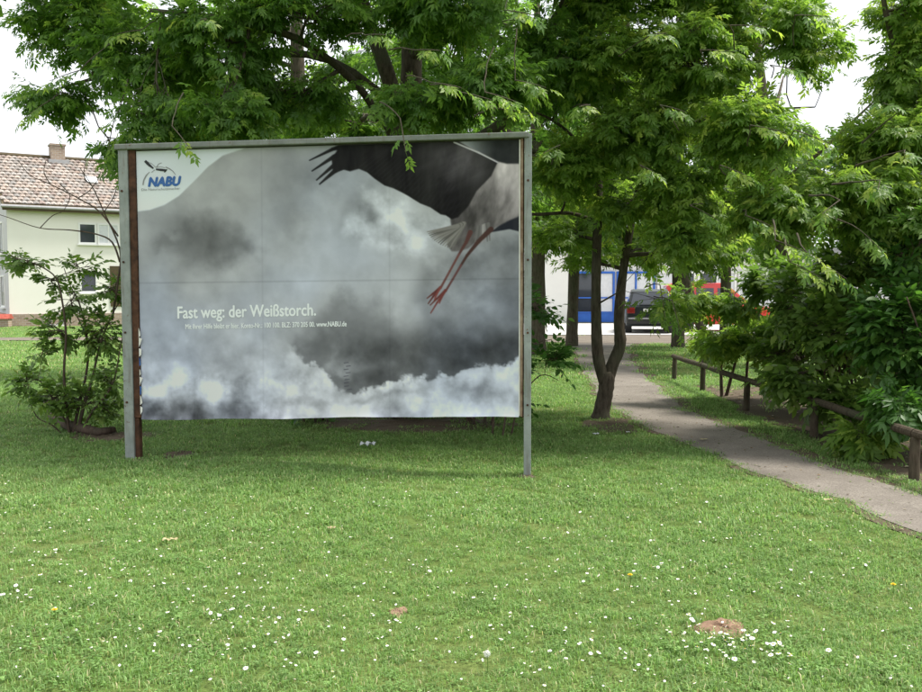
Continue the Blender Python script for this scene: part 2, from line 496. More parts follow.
# ================================================================== SETTING
def strip_sheet(name, left, right, zoff, m, seg=0.15, across=8, jag=0.0, kind='structure', jfreq=7.0):
    """ground sheet between two polylines given at the same stations"""
    L = [Vector(p) for p in left]; Rr = [Vector(p) for p in right]
    s = [0.0]
    for i in range(1, len(L)):
        s.append(s[-1] + ((L[i] + Rr[i]) / 2 - (L[i - 1] + Rr[i - 1]) / 2).length)
    n = max(2, int(s[-1] / seg))
    t = np.linspace(0, s[-1], n + 1)
    def interp(P):
        P = np.array([(p.x, p.y) for p in P])
        # smooth (Catmull-Rom) along the stations
        out = np.zeros((n + 1, 2))
        ss = np.array(s)
        for k, tt in enumerate(t):
            i = min(max(np.searchsorted(ss, tt) - 1, 0), len(ss) - 2)
            u = (tt - ss[i]) / (ss[i + 1] - ss[i])
            p0, p1, p2, p3 = P[max(i - 1, 0)], P[i], P[i + 1], P[min(i + 2, len(ss) - 1)]
            out[k] = 0.5 * (2 * p1 + (p2 - p0) * u + (2 * p0 - 5 * p1 + 4 * p2 - p3) * u * u + (3 * p1 - p0 - 3 * p2 + p3) * u ** 3)
        return out
    A, B = interp(L), interp(Rr)
    if jag:
        d = (B - A); d /= np.linalg.norm(d, axis=1)[:, None]
        rr = np.random.default_rng(5)
        na = sum(np.interp(t * jfreq / 4 * k, np.arange(0, 2000), rr.uniform(-1, 1, 2000)) / k for k in (1, 2, 4))
        nb = sum(np.interp(t * jfreq / 4 * k, np.arange(0, 2000), rr.uniform(-1, 1, 2000)) / k for k in (1, 2, 4))
        A = A + d * (na * jag)[:, None]; B = B + d * (nb * jag)[:, None]
    u = np.linspace(0, 1, across + 1)
    P = A[:, None, :] * (1 - u)[None, :, None] + B[:, None, :] * u[None, :, None]
    X, Y = P[..., 0], P[..., 1]
    Z = gz(X, Y) + zoff
    V = np.stack([X, Y, Z], -1).reshape(-1, 3)
    i, j = np.meshgrid(np.arange(n), np.arange(across), indexing='ij')
    a = i * (across + 1) + j
    F = np.stack([a, a + 1, a + across + 2, a + across + 1], -1).reshape(-1, 4)
    o = link(name, np_mesh(name, V, F, 4, m, smooth=True))
    tag(o, kind=kind)
    return o, A, B

# the ground: one sheet to the horizon, fine near the camera
gx = np.concatenate([-np.geomspace(600, 14, 18), np.arange(-13.5, 13.6, 0.3), np.geomspace(14, 600, 18)])
gy = np.concatenate([-np.geomspace(600, 6, 12), np.arange(-5.5, 28, 0.3), np.geomspace(28.3, 900, 26)])
GX, GY = np.meshgrid(gx, gy, indexing='xy')
V = np.stack([GX, GY, gz(GX, GY)], -1).reshape(-1, 3)
nx, ny = len(gx), len(gy)
i, j = np.meshgrid(np.arange(ny - 1), np.arange(nx - 1), indexing='ij')
a = i * nx + j
Fq = np.stack([a, a + 1, a + nx + 1, a + nx], -1).reshape(-1, 4)
tag(link('ground', np_mesh('ground', V, Fq, 4, M['turf'], smooth=True)), kind='structure')

# trodden path
pl = [(3.95, 2.0), (3.58, 4.2), (3.18, 6.0), (2.82, 7.8), (2.48, 9.6), (2.22, 11.5), (2.14, 13.5), (2.3, 16), (2.62, 20), (3.0, 24), (3.2, 29.2)]
pr = [(5.0, 2.0), (4.5, 4.2), (4.05, 6.0), (3.7, 7.6), (3.45, 9.4), (3.27, 11.3), (3.2, 13.4), (3.38, 16), (3.8, 20), (4.4, 24), (5.5, 29.2)]
PLx = [Vector((x, y, 0)) for x, y in pl]; PRx = [Vector((x, y, 0)) for x, y in pr]
ld = [p - Vector((0.08, 0, 0)) for p in PLx]; rd = [p + Vector((0.2, 0, 0)) for p in PRx]
_, SA, SB = strip_sheet('path_verge', ld, rd, 0.006, M['soil'], 0.12, 10, 0.07)
_, PA, PB = strip_sheet('path', PLx, PRx, 0.0105, M['path'], 0.12, 10, 0.05)
# soil bed below the shrubs beyond the rail
strip_sheet('planting_bed', [(3.98, 6.0, 0), (3.95, 10, 0), (3.9, 14, 0), (4.0, 16.0, 0)], [(9.5, 6.0, 0), (9.5, 10, 0), (8.5, 14, 0), (6.5, 16.0, 0)], 0.006, M['soil'], 0.3, 16, 0.12)
# footway across, street behind it
strip_sheet('footway', [(-60, 29.0, 0), (-20, 29.0, 0), (0, 28.6, 0), (8, 27.0, 0), (40, 26.6, 0)], [(-60, 30.6, 0), (-20, 30.7, 0), (0, 31.5, 0), (8, 32.3, 0), (40, 32.3, 0)], 0.02, M['footway'], 0.5, 6, 0.08)
strip_sheet('street', [(1.2, 32.2, 0), (8, 32.35, 0), (45, 32.4, 0)], [(1.2, 43.3, 0), (8, 43.5, 0), (45, 43.6, 0)], 0.03, M['street'], 1.0, 6)

def soil_patch(name, c, rx, ry, m, seed):
    rr = random.Random(seed)
    n = 40
    ph = [rr.uniform(0, 6.28) for _ in range(5)]
    mb = MB()
    vs = [(c.x, c.y, gzf(c.x, c.y) + 0.012)]
    RG = (0.2, 0.4, 0.6, 0.8, 1.0)
    for ring in RG:
        for k in range(n):
            a = 2 * math.pi * k / n
            r = ring * (1 + 0.16 * math.sin(2 * a + ph[0]) + 0.13 * math.sin(3 * a + ph[1]) + 0.09 * math.sin(7 * a + ph[2]) + 0.06 * math.sin(13 * a + ph[3]))
            x, y = c.x + rx * r * math.cos(a), c.y + ry * r * math.sin(a)
            vs.append((x, y, gzf(x, y) + (0.008 + rr.uniform(0, 0.016) * min(1, rx / .1) if ring < 1 else -0.004)))
    fs = [(0, 1 + k, 1 + (k + 1) % n) for k in range(n)]
    fs += [(1 + q * n + k, 1 + (q + 1) * n + k, 1 + (q + 1) * n + (k + 1) % n, 1 + q * n + (k + 1) % n) for q in range(4) for k in range(n)]
    mb.add(vs, fs)
    o = mb.build(name, m, smooth=False)
    tag(o, kind='structure')
    return (c.x, c.y, rx, ry)
PATCHES = [
    soil_patch('soil_patch', ground(722, 629), 0.115, 0.15, M['red_soil'], 1),
    soil_patch('soil_patch', ground(398, 613), 0.05, 0.07, M['red_soil'], 2),
    soil_patch('soil_patch', ground(137, 461), 0.09, 0.10, M['soil'], 11),
    soil_patch('soil_patch', ground(527, 477), 0.075, 0.085, M['soil'], 12),
    soil_patch('soil_patch', ground(178, 455), 0.16, 0.22, M['soil'], 3),
    soil_patch('soil_patch', ground(110, 437), 0.45, 0.45, M['soil'], 4),
    soil_patch('soil_patch', ground(415, 424), 1.15, 0.75, M['soil'], 8),  # bare earth by the shrubs, its dark tone also deepens the shade under the board
    soil_patch('soil_patch', ground(610, 425), 0.38, 0.55, M['soil'], 6),
]

# ================================================================== GRASS (nobody could count it)
def tuft_mesh(name, nb, rad, h0, h1, wid, seed):
    r = np.random.default_rng(seed)
    ang = r.uniform(0, 2 * np.pi, nb); rr = rad * np.sqrt(r.uniform(0, 1, nb))
    bx, by = rr * np.cos(ang), rr * np.sin(ang)
    h = r.uniform(h0, h1, nb)
    la = r.uniform(0, 2 * np.pi, nb); lean = r.uniform(0.3, 1.5, nb) * h
    dx, dy = np.cos(la), np.sin(la)
    w = wid * r.uniform(0.7, 1.3, nb) / 2
    wx, wy = -dy * w, dx * w
    z0 = np.full(nb, -0.01)
    P = np.stack([
        np.stack([bx - wx, by - wy, z0], -1), np.stack([bx + wx, by + wy, z0], -1),
        np.stack([bx + dx * lean * .35 + wx, by + dy * lean * .35 + wy, h * .62], -1), np.stack([bx + dx * lean * .35 - wx, by + dy * lean * .35 - wy, h * .62], -1),
        np.stack([bx + dx * lean, by + dy * lean, h * (1 - 0.3 * lean / h)], -1)], 1)
    b = np.arange(nb)[:, None] * 5
    F = np.concatenate([b + np.array([[0, 1, 2]]), b + np.array([[0, 2, 3]]), b + np.array([[3, 2, 4]])])
    rv = np.repeat(np.clip(r.beta(2.0, 2.2, nb) * 0.93 + (r.uniform(0, 1, nb) < 0.10) * 0.45, 0, 1), 5)
    me = np_mesh(name, P.reshape(-1, 3), F, 3, M['grass'], {'rnd': rv})
    return bpy.data.objects.new(name, me)

def broad_mesh(name, nb, rad, seed):
    """low clover and plantain leaves in the turf"""
    r = np.random.default_rng(seed)
    ang = r.uniform(0, 2 * np.pi, nb); rr = rad * np.sqrt(r.uniform(0, 1, nb))
    c = np.stack([rr * np.cos(ang), rr * np.sin(ang), r.uniform(0.015, 0.04, nb)], -1)
    a = r.uniform(0, 2 * np.pi, nb); s = r.uniform(0.005, 0.009, nb)
    u = np.stack([np.cos(a), np.sin(a), r.uniform(-.3, .3, nb)], -1) * s[:, None]
    v = np.stack([-np.sin(a), np.cos(a), r.uniform(-.3, .3, nb)], -1) * s[:, None] * 0.75
    P = np.stack([c - u, c + v, c + u, c - v], 1).reshape(-1, 3)
    F = (np.arange(nb)[:, None] * 4 + np.array([[0, 1, 2, 3]]))
    me = np_mesh(name, P, F, 4, M['grass'], {'rnd': np.repeat(r.uniform(0.05, 0.6, nb), 4)})
    return bpy.data.objects.new(name, me)

def inside_poly_strip(x, y, A, B, pad=0.0):
    # the strips run along +Y: left and right edge as functions of y
    o = np.argsort(A[:, 1]); xl = np.interp(y, A[o, 1], A[o, 0])
    o = np.argsort(B[:, 1]); xr = np.interp(y, B[o, 1], B[o, 0])
    return (x > xl - pad) & (x < xr + pad)

def scatter(bands):
    pts = []; sc = []; rot = []; idx = []
    for (y0, y1, dens, kinds, s0, s1) in bands:
        half1 = 0.62 * y1 + 1.2
        n = int(dens * (y1 - y0) * 2 * half1)
        y = RNG.uniform(y0, y1, n); x = RNG.uniform(-half1, half1, n)
        keep = np.abs(x) < 0.62 * y + 1.2
        inp = inside_poly_strip(x, y, PA, PB, -0.02 - 0.10 * RNG.uniform(0, 1, n) ** 2) & (y < 29)
        verge = inside_poly_strip(x, y, SA, SB, 0.02) & ~inp
        keep &= ~inp & (~verge | (RNG.uniform(0, 1, n) < 0.55))
        bed = (x > 3.95) & (x < 9.4) & (y > 6.2) & (y < 15.8)
        keep &= ~bed | (RNG.uniform(0, 1, n) < 0.10)
        fl = np.interp(x, [-60, -20, 0, 8, 40], [29.0, 29.0, 28.6, 27.0, 26.6]); fh = np.interp(x, [-60, -20, 0, 8, 40], [30.6, 30.7, 31.5, 32.3, 32.3])
        keep &= ~((y > fl) & (y < fh)) & ~((x > 1.2) & (y > 32) & (y < 43.5))
        for (cx, cy, rx, ry) in PATCHES:
            q = ((x - cx) / rx) ** 2 + ((y - cy) / ry) ** 2
            keep &= (q > 0.85) | ((q > 0.15) & (RNG.uniform(0, 1, n) < (0.14 if rx < 0.3 else 0.45)))
        x, y = x[keep], y[keep]; n = len(x)
        pts.append(np.stack([x, y, gz(x, y)], -1)); rot.append(RNG.uniform(0, 2 * np.pi, n))
        patch = 0.5 + 0.5 * np.sin(x * 2.1 + 1.7 * np.sin(y * 1.3)) * np.sin(y * 1.9 + 1.1 * np.sin(x * 1.7))
        sc.append((s0 + (s1 - s0) * RNG.uniform(0, 1, n)) * (0.8 + 0.4 * patch))
        idx.append(RNG.choice(kinds, n))
    return np.concatenate(pts), np.concatenate(sc), np.concatenate(rot), np.concatenate(idx)

tuft_col = bpy.data.collections.new('tufts')
tl = [tuft_mesh('tuft_a%d' % k, 30, 0.055, 0.012, 0.040, 0.0034, 50 + k) for k in range(5)]
tl += [broad_mesh('tuft_b%d' % k, 20, 0.07, 70 + k) for k in range(2)]
tl += [tuft_mesh('tuft_c%d' % k, 34, 0.10, 0.018, 0.046, 0.006, 80 + k) for k in range(3)]
tl += [tuft_mesh('tuft_d%d' % k, 30, 0.22, 0.025, 0.06, 0.014, 90 + k) for k in range(2)]
for o in tl: tuft_col.objects.link(o)      # names sort in this order
P, S, Rt, I = scatter([(1.5, 6.2, 430, [0, 1, 2, 3, 4, 0, 1, 2, 3, 4, 5, 6], 0.8, 1.15),
                       (6.2, 10.5, 230, [0, 1, 2, 3, 4, 5, 7, 8, 9], 0.9, 1.2),
                       (10.5, 17, 80, [7, 8, 9], 0.9, 1.3),
                       (17, 40, 16, [10, 11], 0.8, 1.4)])
gm = bpy.data.meshes.new('grass')
gm.vertices.add(len(P)); gm.vertices.foreach_set('co', P.astype(np.float32).ravel())
for n, arr, t in (('scl', S, 'FLOAT'), ('rot', Rt, 'FLOAT'), ('pick', I, 'INT')):
    A_ = gm.attributes.new(n, t, 'POINT'); A_.data.foreach_set('value', arr.astype(np.int32 if t == 'INT' else np.float32))
gm.materials.append(M['grass'])
grass = link('grass', gm)
tag(grass, 'short green lawn grass with dry patches across the foreground', 'grass', kind='stuff')
ng = bpy.data.node_groups.new('scatter_tufts', 'GeometryNodeTree')
ng.interface.new_socket('Geometry', in_out='INPUT', socket_type='NodeSocketGeometry')
ng.interface.new_socket('Geometry', in_out='OUTPUT', socket_type='NodeSocketGeometry')
gi = ng.nodes.new('NodeGroupInput'); go = ng.nodes.new('NodeGroupOutput')
iop = ng.nodes.new('GeometryNodeInstanceOnPoints')
ci = ng.nodes.new('GeometryNodeCollectionInfo')
ci.inputs['Collection'].default_value = tuft_col
ci.inputs['Separate Children'].default_value = True
ci.inputs['Reset Children'].default_value = True
def nattr(n, t):
    a = ng.nodes.new('GeometryNodeInputNamedAttribute'); a.data_type = t; a.inputs['Name'].default_value = n
    return a.outputs['Attribute']
cx = ng.nodes.new('ShaderNodeCombineXYZ')
ng.links.new(nattr('rot', 'FLOAT'), cx.inputs['Z'])
ng.links.new(gi.outputs[0], iop.inputs['Points'])
ng.links.new(ci.outputs[0], iop.inputs['Instance'])
iop.inputs['Pick Instance'].default_value = True
ng.links.new(nattr('pick', 'INT'), iop.inputs['Instance Index'])
ng.links.new(cx.outputs[0], iop.inputs['Rotation'])
ng.links.new(nattr('scl', 'FLOAT'), iop.inputs['Scale'])
ng.links.new(iop.outputs[0], go.inputs[0])
md = grass.modifiers.new('scatter', 'NODES'); md.node_group = ng

# ================================================================== BILLBOARD
PWID, PHEI = 3.51, 2.46
gL = ground(135, 460)
dR = 8.26
xr_ = at(527, 476, dR).x
yaw = math.atan2(dR - gL.y, xr_ - gL.x)
span = math.hypot(dR - gL.y, xr_ - gL.x)          # between the two post feet
ROLL = R(-0.1)
bb = empty('billboard', (gL.x, gL.y, gL.z))
bb.rotation_euler = Euler((0, ROLL, yaw), 'XYZ')
tag(bb, 'large framed billboard with storm cloud and flying stork poster standing on the lawn', 'billboard')
PX0 = (span - PWID) / 2 + 0.005                     # poster left edge in board space
PZ0 = 0.402                                         # poster bottom
PZ1 = PZ0 + PHEI
def bpart(name, m, *boxes, bev=0.004):
    mb = MB()
    for bx_ in boxes: mb.b(*bx_)
    o = mb.build(name, m, bb)
    if bev: bevel(o, bev, 2)
    return o
# left post: steel channel, bright flange and rusty web
bpart('post', M['post_metal'], (-0.075, 0.014, -0.045, 0.055, -0.35, PZ1 + 0.03))
bpart('post_web', M['rust'], (0.0145, 0.056, -0.02, 0.05, -0.33, PZ0 - 0.004))
bpart('post', M['post_metal'], (span - 0.03, span + 0.035, -0.05, 0.05, -0.45, PZ1 + 0.05))
# inner strips beside the paper
bpart('edge_strip', M['rust'], (0.0145, PX0 - 0.006, -0.028, 0.035, PZ0, PZ1 + 0.01))
xe = PX0 + PWID
bpart('edge_strip', M['rust'], (xe + 0.022, span - 0.032, -0.022, 0.035, PZ0 - 0.02, PZ1 + 0.02))
bpart('edge_strip', M['tan_strip'], (xe + 0.012, xe + 0.034, -0.034, 0.03, PZ0 - 0.01, PZ1 + 0.012))
bpart('paper_edge', M['white_edge'], (xe - 0.002, xe + 0.010, -0.022, 0.0, PZ0 - 0.004, PZ1 + 0.004), bev=0.002)
# torn layers of older posters at the lower left
mb = MB()
for k in range(9):
    z = PZ0 + 0.03 + 0.09 * k
    x1_, x2_ = random.uniform(0.006, 0.03), random.uniform(0.006, 0.03)
    mb.add([(PX0 - .008, -0.0305, z), (PX0 - .006 + x1_, -0.0308, z + random.uniform(0.01, .03)), (PX0 - .006 + x2_, -0.0308, z + random.uniform(.05, .085)), (PX0 - .008, -0.0305, z + random.uniform(.06, .1))], [(0, 1, 2, 3)], 1 if k in (2, 5) else 0)
mb.build('torn_paper', [M['white_edge'], M['ink_blue']], bb)
# top rail, back panel, battens
rail = bpart('top_rail', M['rail_metal'], (-0.10, span + 0.01, -0.07, 0.075, PZ1 + 0.012, PZ1 + 0.062), bev=0.008)
bpart('back_panel', M['board_back'], (0.0155, span - 0.034, 0.0065, 0.0335, PZ0 - 0.012, PZ1 + 0.008))
for z in (PZ0 + 0.1, PZ0 + 0.87, PZ0 + 1.64, PZ0 + 2.35):
    bpart('batten', M['board_back'], (0.06, span - 0.045, 0.036, 0.075, z, z + 0.09))

for xb, zs in ((-0.044, (0.55, 1.2, 1.85, 2.5)), (span + 0.003, (0.5, 1.15, 1.8, 2.5))):
    for z in zs:
        mb = MB(); yb = -0.046 if xb < 0 else -0.051
        mb.tube([(xb, yb + .004, z), (xb, yb - .007, z)], .011, 6); mb.build('bolt', M['rust'], bb)

# ---- the print: colours worked out on a fine mesh
NXP, NYP = 540, 382
u = np.linspace(0, 1, NXP); v = np.linspace(0, 1, NYP)     # v down from the top
U, Vv = np.meshgrid(u, v)
TL, TR, BR, BL = (137, 149.5), (517, 139.5), (518, 416), (139, 418.5)
QX = (1 - Vv) * ((1 - U) * TL[0] + U * TR[0]) + Vv * ((1 - U) * BL[0] + U * BR[0])
QY = (1 - Vv) * ((1 - U) * TL[1] + U * TR[1]) + Vv * ((1 - U) * BL[1] + U * BR[1])

def vnoise(X, Y, seed):
    r = np.random.default_rng(seed).uniform(0, 1, (256, 256))
    xi = np.floor(X).astype(int); yi = np.floor(Y).astype(int)
    fx = X - xi; fy = Y - yi
    fx = fx * fx * fx * (fx * (fx * 6 - 15) + 10); fy = fy * fy * fy * (fy * (fy * 6 - 15) + 10)
    g = lambda a_, b_: r[a_ % 256, b_ % 256]
    return (g(xi, yi) * (1 - fx) + g(xi + 1, yi) * fx) * (1 - fy) + (g(xi, yi + 1) * (1 - fx) + g(xi + 1, yi + 1) * fx) * fy
def fbm(X, Y, sc, seed, oc=6, gain=0.52):
    t = 0; a = 1; s = 0
    ca, sa = math.cos(0.6), math.sin(0.6)
    x, y = X / sc, Y / sc
    for k in range(oc):
        t = t + a * vnoise(x + 31.7 * k, y + 17.3 * k, seed + k); s += a
        a *= gain; x, y = (x * ca - y * sa) * 2.03, (x * sa + y * ca) * 2.03
    return t / s
def billow(X, Y, sc, seed, oc=6):
    t = 0; a = 1; s = 0; x, y = X / sc, Y / sc
    for k in range(oc):
        t = t + a * np.abs(2 * vnoise(x + 13.1 * k, y + 7.7 * k, seed + k) - 1); s += a
        a *= 0.55; x, y = x * 2.05, y * 2.05
    return t / s
n1 = fbm(QX, QY, 60, 3); n2 = fbm(QX, QY, 60, 40); n3 = fbm(QX, QY, 22, 77); bl_ = billow(QX, QY, 55, 200)
WX = QX + 60 * (n1 - 0.5) + 14 * (n3 - .5); WY = QY + 60 * (n2 - 0.5) + 14 * (fbm(QX, QY, 18, 130) - .5)
def blob(cx_, cy_, rx, ry, p=1.0, wx=None, wy=None):
    a_ = WX if wx is None else wx; b_ = WY if wy is None else wy
    return np.exp(-(((a_ - cx_) / rx) ** 2 + ((b_ - cy_) / ry) ** 2) ** p)
def pmask(poly, X, Y, soft):
    d = np.full(X.shape, 1e9); inside = np.zeros(X.shape, bool); n = len(poly)
    for k in range(n):
        x0, y0 = poly[k]; x1, y1 = poly[(k + 1) % n]
        ex, ey = x1 - x0, y1 - y0
        t = np.clip(((X - x0) * ex + (Y - y0) * ey) / (ex * ex + ey * ey + 1e-9), 0, 1)
        d = np.minimum(d, (X - x0 - t * ex) ** 2 + (Y - y0 - t * ey) ** 2)
        inside ^= ((y0 > Y) != (y1 > Y)) & (X < ex * (Y - y0) / (ey if abs(ey) > 1e-9 else 1e-9) + x0)
    d = np.sqrt(d) * np.where(inside, -1, 1)
    return 1 - sstep(-soft, soft, d)
n4 = fbm(QX, QY, 14, 131, 5); bf = billow(QX, QY, 26, 260, 5)
# small warp for crisp cloud edges
EX = QX + 26 * (n1 - .5) + 16 * (n3 - .5); EY = QY + 26 * (n2 - .5) + 16 * (n4 - .5)
g = 0.665 + 0.06 * (n1 - 0.5) + 0.03 * sstep(200, 300, QY)
g = g - 0.09 * blob(300, 160, 75, 38) + 0.05 * blob(330, 245, 60, 45) - 0.04 * blob(150, 290, 60, 90)
# the soft dark cloud on the left
g = g - 0.10 * blob(213, 246, 50, 24, 1.0) - 0.13 * pmask([(176, 246), (186, 232), (200, 226), (212, 216), (226, 216), (238, 228), (254, 236), (258, 248), (244, 258), (228, 268), (206, 270), (190, 262)], EX + 12 * (n4 - .5), EY + 12 * (bf - .25), 15) - 0.08 * pmask([(154, 238), (162, 231), (172, 232), (178, 240), (170, 247), (158, 246)], EX, EY, 6) - 0.05 * blob(185, 226, 22, 14) - 0.06 * blob(283, 205, 22, 28)
# broken cloud below the wing
pk = pmask([(365, 195), (392, 188), (420, 205), (450, 222), (446, 240), (420, 250), (392, 246), (372, 250), (352, 238), (360, 215)], EX, EY, 9)
g = g + pk * (0.05 + 0.30 * (n3 - .5) + 0.14 * (bf - .25)) - 0.17 * blob(374, 222, 20, 26) - 0.08 * blob(410, 226, 12, 12)
# grey field below the bird
gf = pmask([(428, 262), (452, 250), (480, 244), (500, 236), (530, 225), (530, 345), (480, 345), (440, 330), (418, 300)], EX, EY, 12)
g = g - gf * (0.15 - 0.12 * (n3 - .5))
g = g + 0.08 * blob(486, 300, 14, 14)
# heavy cloud at the lower right
dk = pmask([(288, 346), (292, 334), (306, 322), (322, 314), (334, 303), (352, 298), (378, 298), (396, 308), (420, 316), (452, 308), (490, 300), (530, 300), (530, 362), (500, 366), (474, 374), (452, 383), (424, 388), (398, 388), (372, 394), (350, 396), (334, 391), (330, 376), (318, 366), (304, 362), (296, 352)], EX + 10 * (n4 - .5), EY + 12 * (bf - .25), 3.0 + 9 * (1 - sstep(318, 362, QY)))
core = sstep(318, 352, QY + 10 * (n1 - .5)) * sstep(322, 380, QX)
val = 0.50 - 0.16 * core + 0.14 * (n3 - .5) - 0.07 * sstep(440, 510, QX) * sstep(310, 350, QY) + 0.12 * (n1 - .5)
val = val + 0.17 * blob(404, 312, 18, 22) + 0.15 * blob(344, 357, 18, 8) - 0.10 * blob(312, 344, 14, 16) * (0.6 + 1.6 * (n4 - .3))
dk = dk * (1 - 0.85 * (1 - sstep(298, 350, QY + 26 * (n1 - .5) + 26 * (n3 - .5))) * (0.35 + 0.65 * sstep(330, 470, QX)) - 0.45 * blob(300, 335, 14, 16))
dk = np.clip(dk, 0, 1) * (0.86 + 0.4 * (n3 - .5))
g = g * (1 - dk) + (val - .05) * dk
lip = pmask([(288, 346), (330, 376), (334, 392), (372, 396), (424, 390), (474, 376), (530, 362), (530, 374), (470, 388), (420, 398), (350, 406), (322, 396), (284, 360)], EX, EY, 5) * (1 - sstep(0.3, 0.8, dk))
g = g + 0.09 * lip
# white bank under it and the cumulus at the lower left
bank = sstep(-16, 14, QY + 24 * (n1 - .5) + 10 * (n3 - .5) - (366 - 16 * sstep(260, 330, QX) + 18 * sstep(340, 420, QX) - 20 * sstep(440, 515, QX))) * (1 - dk)
hi = 0.775 + 0.30 * (n3 - 0.5) + 0.16 * (bf - 0.25) - 0.08 * (n2 - .5)
g = g * (1 - bank * 0.9) + hi * bank * 0.9
cu_ = pmask([(140, 400), (150, 388), (172, 384), (190, 374), (212, 374), (228, 382), (240, 374), (247, 380), (243, 392), (262, 402), (290, 412), (290, 425), (135, 425)], 0.5 * (EX + QX), 0.5 * (EY + QY), 3)
cv = 0.755 + 0.34 * (n3 - .5) + 0.16 * (n4 - .5) + 0.25 * (bf - .25) - 0.36 * sstep(390, 414, QY + 14 * (n1 - .5)) * (1 - sstep(225, 275, QX)) - 0.10 * blob(221, 388, 12, 8)
g = g * (1 - cu_ * .85) + cv * cu_ * .85
g = g - 0.10 * blob(380, 404, 34, 4) - 0.13 * blob(462, 402, 34, 9) - 0.05 * blob(310, 408, 50, 4)
g = g + 0.12 * (n3 - 0.5) + 0.16 * (n4 - .5) * sstep(280, 360, QY)
g = g - 0.42 * sstep(455, 500, QX) * (1 - sstep(163, 172, QY))
g = np.clip(g, 0.16, 0.93)
cool = sstep(0.25, 0.8, fbm(QX, QY, 120, 500, 3))
rgb = np.stack([g * (0.965 - 0.02 * cool), g * (0.995), g * (0.985 + 0.045 * cool - 0.03 * (1 - sstep(150, 380, QY)))], -1)

def polymask(poly, soft=0.8):
    d = np.full(QX.shape, 1e9); inside = np.zeros(QX.shape, bool)
    n = len(poly)
    for k in range(n):
        x0, y0 = poly[k]; x1, y1 = poly[(k + 1) % n]
        ex, ey = x1 - x0, y1 - y0
        t = np.clip(((QX - x0) * ex + (QY - y0) * ey) / (ex * ex + ey * ey + 1e-9), 0, 1)
        d = np.minimum(d, (QX - x0 - t * ex) ** 2 + (QY - y0 - t * ey) ** 2)
        c = ((y0 > QY) != (y1 > QY)) & (QX < ex * (QY - y0) / (ey if abs(ey) > 1e-9 else 1e-9) + x0)
        inside ^= c
    d = np.sqrt(d) * np.where(inside, -1, 1)
    return 1 - sstep(-soft, soft, d)
def paint(mask, col):
    global rgb
    col = np.asarray(col, float)
    rgb = rgb * (1 - mask[..., None]) + col * mask[..., None]
def stroke(pts, w, col):
    for (x0, y0, w0), (x1, y1, w1) in zip(pts[:-1], pts[1:]):
        ex, ey = x1 - x0, y1 - y0
        t = np.clip(((QX - x0) * ex + (QY - y0) * ey) / (ex * ex + ey * ey), 0, 1)
        d = np.hypot(QX - x0 - t * ex, QY - y0 - t * ey) - (w0 + (w1 - w0) * t) * w
        paint(1 - sstep(-0.5, 0.6, d), col)
# far wing, body, near wing, tail, legs
paint(polymask([(490, 231), (500, 222), (518, 212), (520, 231), (508, 228)]), (0.20, 0.21, 0.23))
body = polymask([(454, 139), (470, 147), (497, 161), (505, 163), (520, 163), (520, 214), (508, 219), (495, 226), (486, 233), (476, 240), (468, 247), (458, 250), (452, 250), (447, 243), (452, 228), (450, 214), (440, 205), (436, 170)], 1.2)
fe = fbm(QX * 1.0 + QY * 0.35, QY * 0.4 - QX * 0.3, 9, 700, 4)
shade = sstep(0.25, 1.15, (QX - 440) / 80.0 + (190 - QY) / 90.0)
bc = (0.37 + 0.33 * shade + 0.34 * (fe - 0.5))
paint(body, np.stack([bc * 1.0, bc * 0.985, bc * 0.95], -1))
wing = polymask([(350, 140), (456, 139), (478, 152), (496, 162), (490, 175), (476, 190), (468, 205), (458, 216), (452, 218), (446, 214), (441, 213), (431, 206), (421, 202), (410, 195), (403, 191), (395, 187), (386, 184), (376, 177), (369, 171), (361, 167.5), (352, 170), (345, 168), (338, 171.5), (335, 168), (334, 158), (340, 148)], 0.9)
sweep = fbm((QX * 0.5 + QY) * 1.0, (QX - QY) * 0.12, 6, 800, 4)
sh = np.exp(-(((QX - 462) / 34.0) ** 2 + ((QY - 160) / 26.0) ** 2))
wc = 0.155 + 0.055 * (sweep - 0.5) + 0.24 * sh * (0.8 + 0.7 * (fe - 0.5)) + 0.03 * blob(400, 150, 40, 12)
paint(wing, np.stack([wc * 1.0, wc * 0.99, wc * 0.985], -1))
for tip, root, w in (((312, 159), (362, 140), 2.0), ((314.5, 169.5), (362, 144), 2.4), ((319, 178.5), (360, 150), 2.5), ((322, 182.5), (358, 158), 2.8)):
    mx_, my_ = (tip[0] + root[0]) / 2 - 2, (tip[1] + root[1]) / 2 - 1.5
    stroke([(tip[0], tip[1], 0.25), (mx_, my_, 0.85), (root[0], root[1], 2.0)], w, (0.15, 0.15, 0.155))
stroke([(454, 141.5, 1), (478, 152, 1), (496, 161.5, .6)], 0.7, (0.72, 0.73, 0.72))
for k in range(26):      # flight feather shafts
    x0 = 362 + k * 3.6; y0 = 166 + (x0 - 362) * 0.54
    stroke([(x0, y0 - 1, 0.5), (x0 + 22 - k * 0.3, y0 - 18 - k * 0.25, 0.25)], 0.8, (0.185, 0.185, 0.19))
for k in range(14):      # tail plumes
    a_ = 1.95 + 0.075 * k
    x0, y0 = 464 - k * 0.5, 222 + k * .2
    stroke([(x0, y0, 1.3), (x0 + 30 * math.cos(a_), y0 + 27 * math.sin(a_), .3)], 1.5, tuple(np.array((0.46, 0.46, 0.43)) * random.uniform(0.8, 1.15)))
for k in range(7):
    x0, y0 = 478 + k * 1.6, 226 - k * .6
    stroke([(x0, y0, 1.2), (x0 - 4 + k * .9, y0 + 17, .3)], 1.2, tuple(np.array((0.50, 0.50, 0.48)) * random.uniform(0.75, 1.2)))
legd = (0.36, 0.27, 0.25)
stroke([(470, 231, 2.4), (466, 241, 1.6), (459, 253, 1.1)], 1.0, legd)
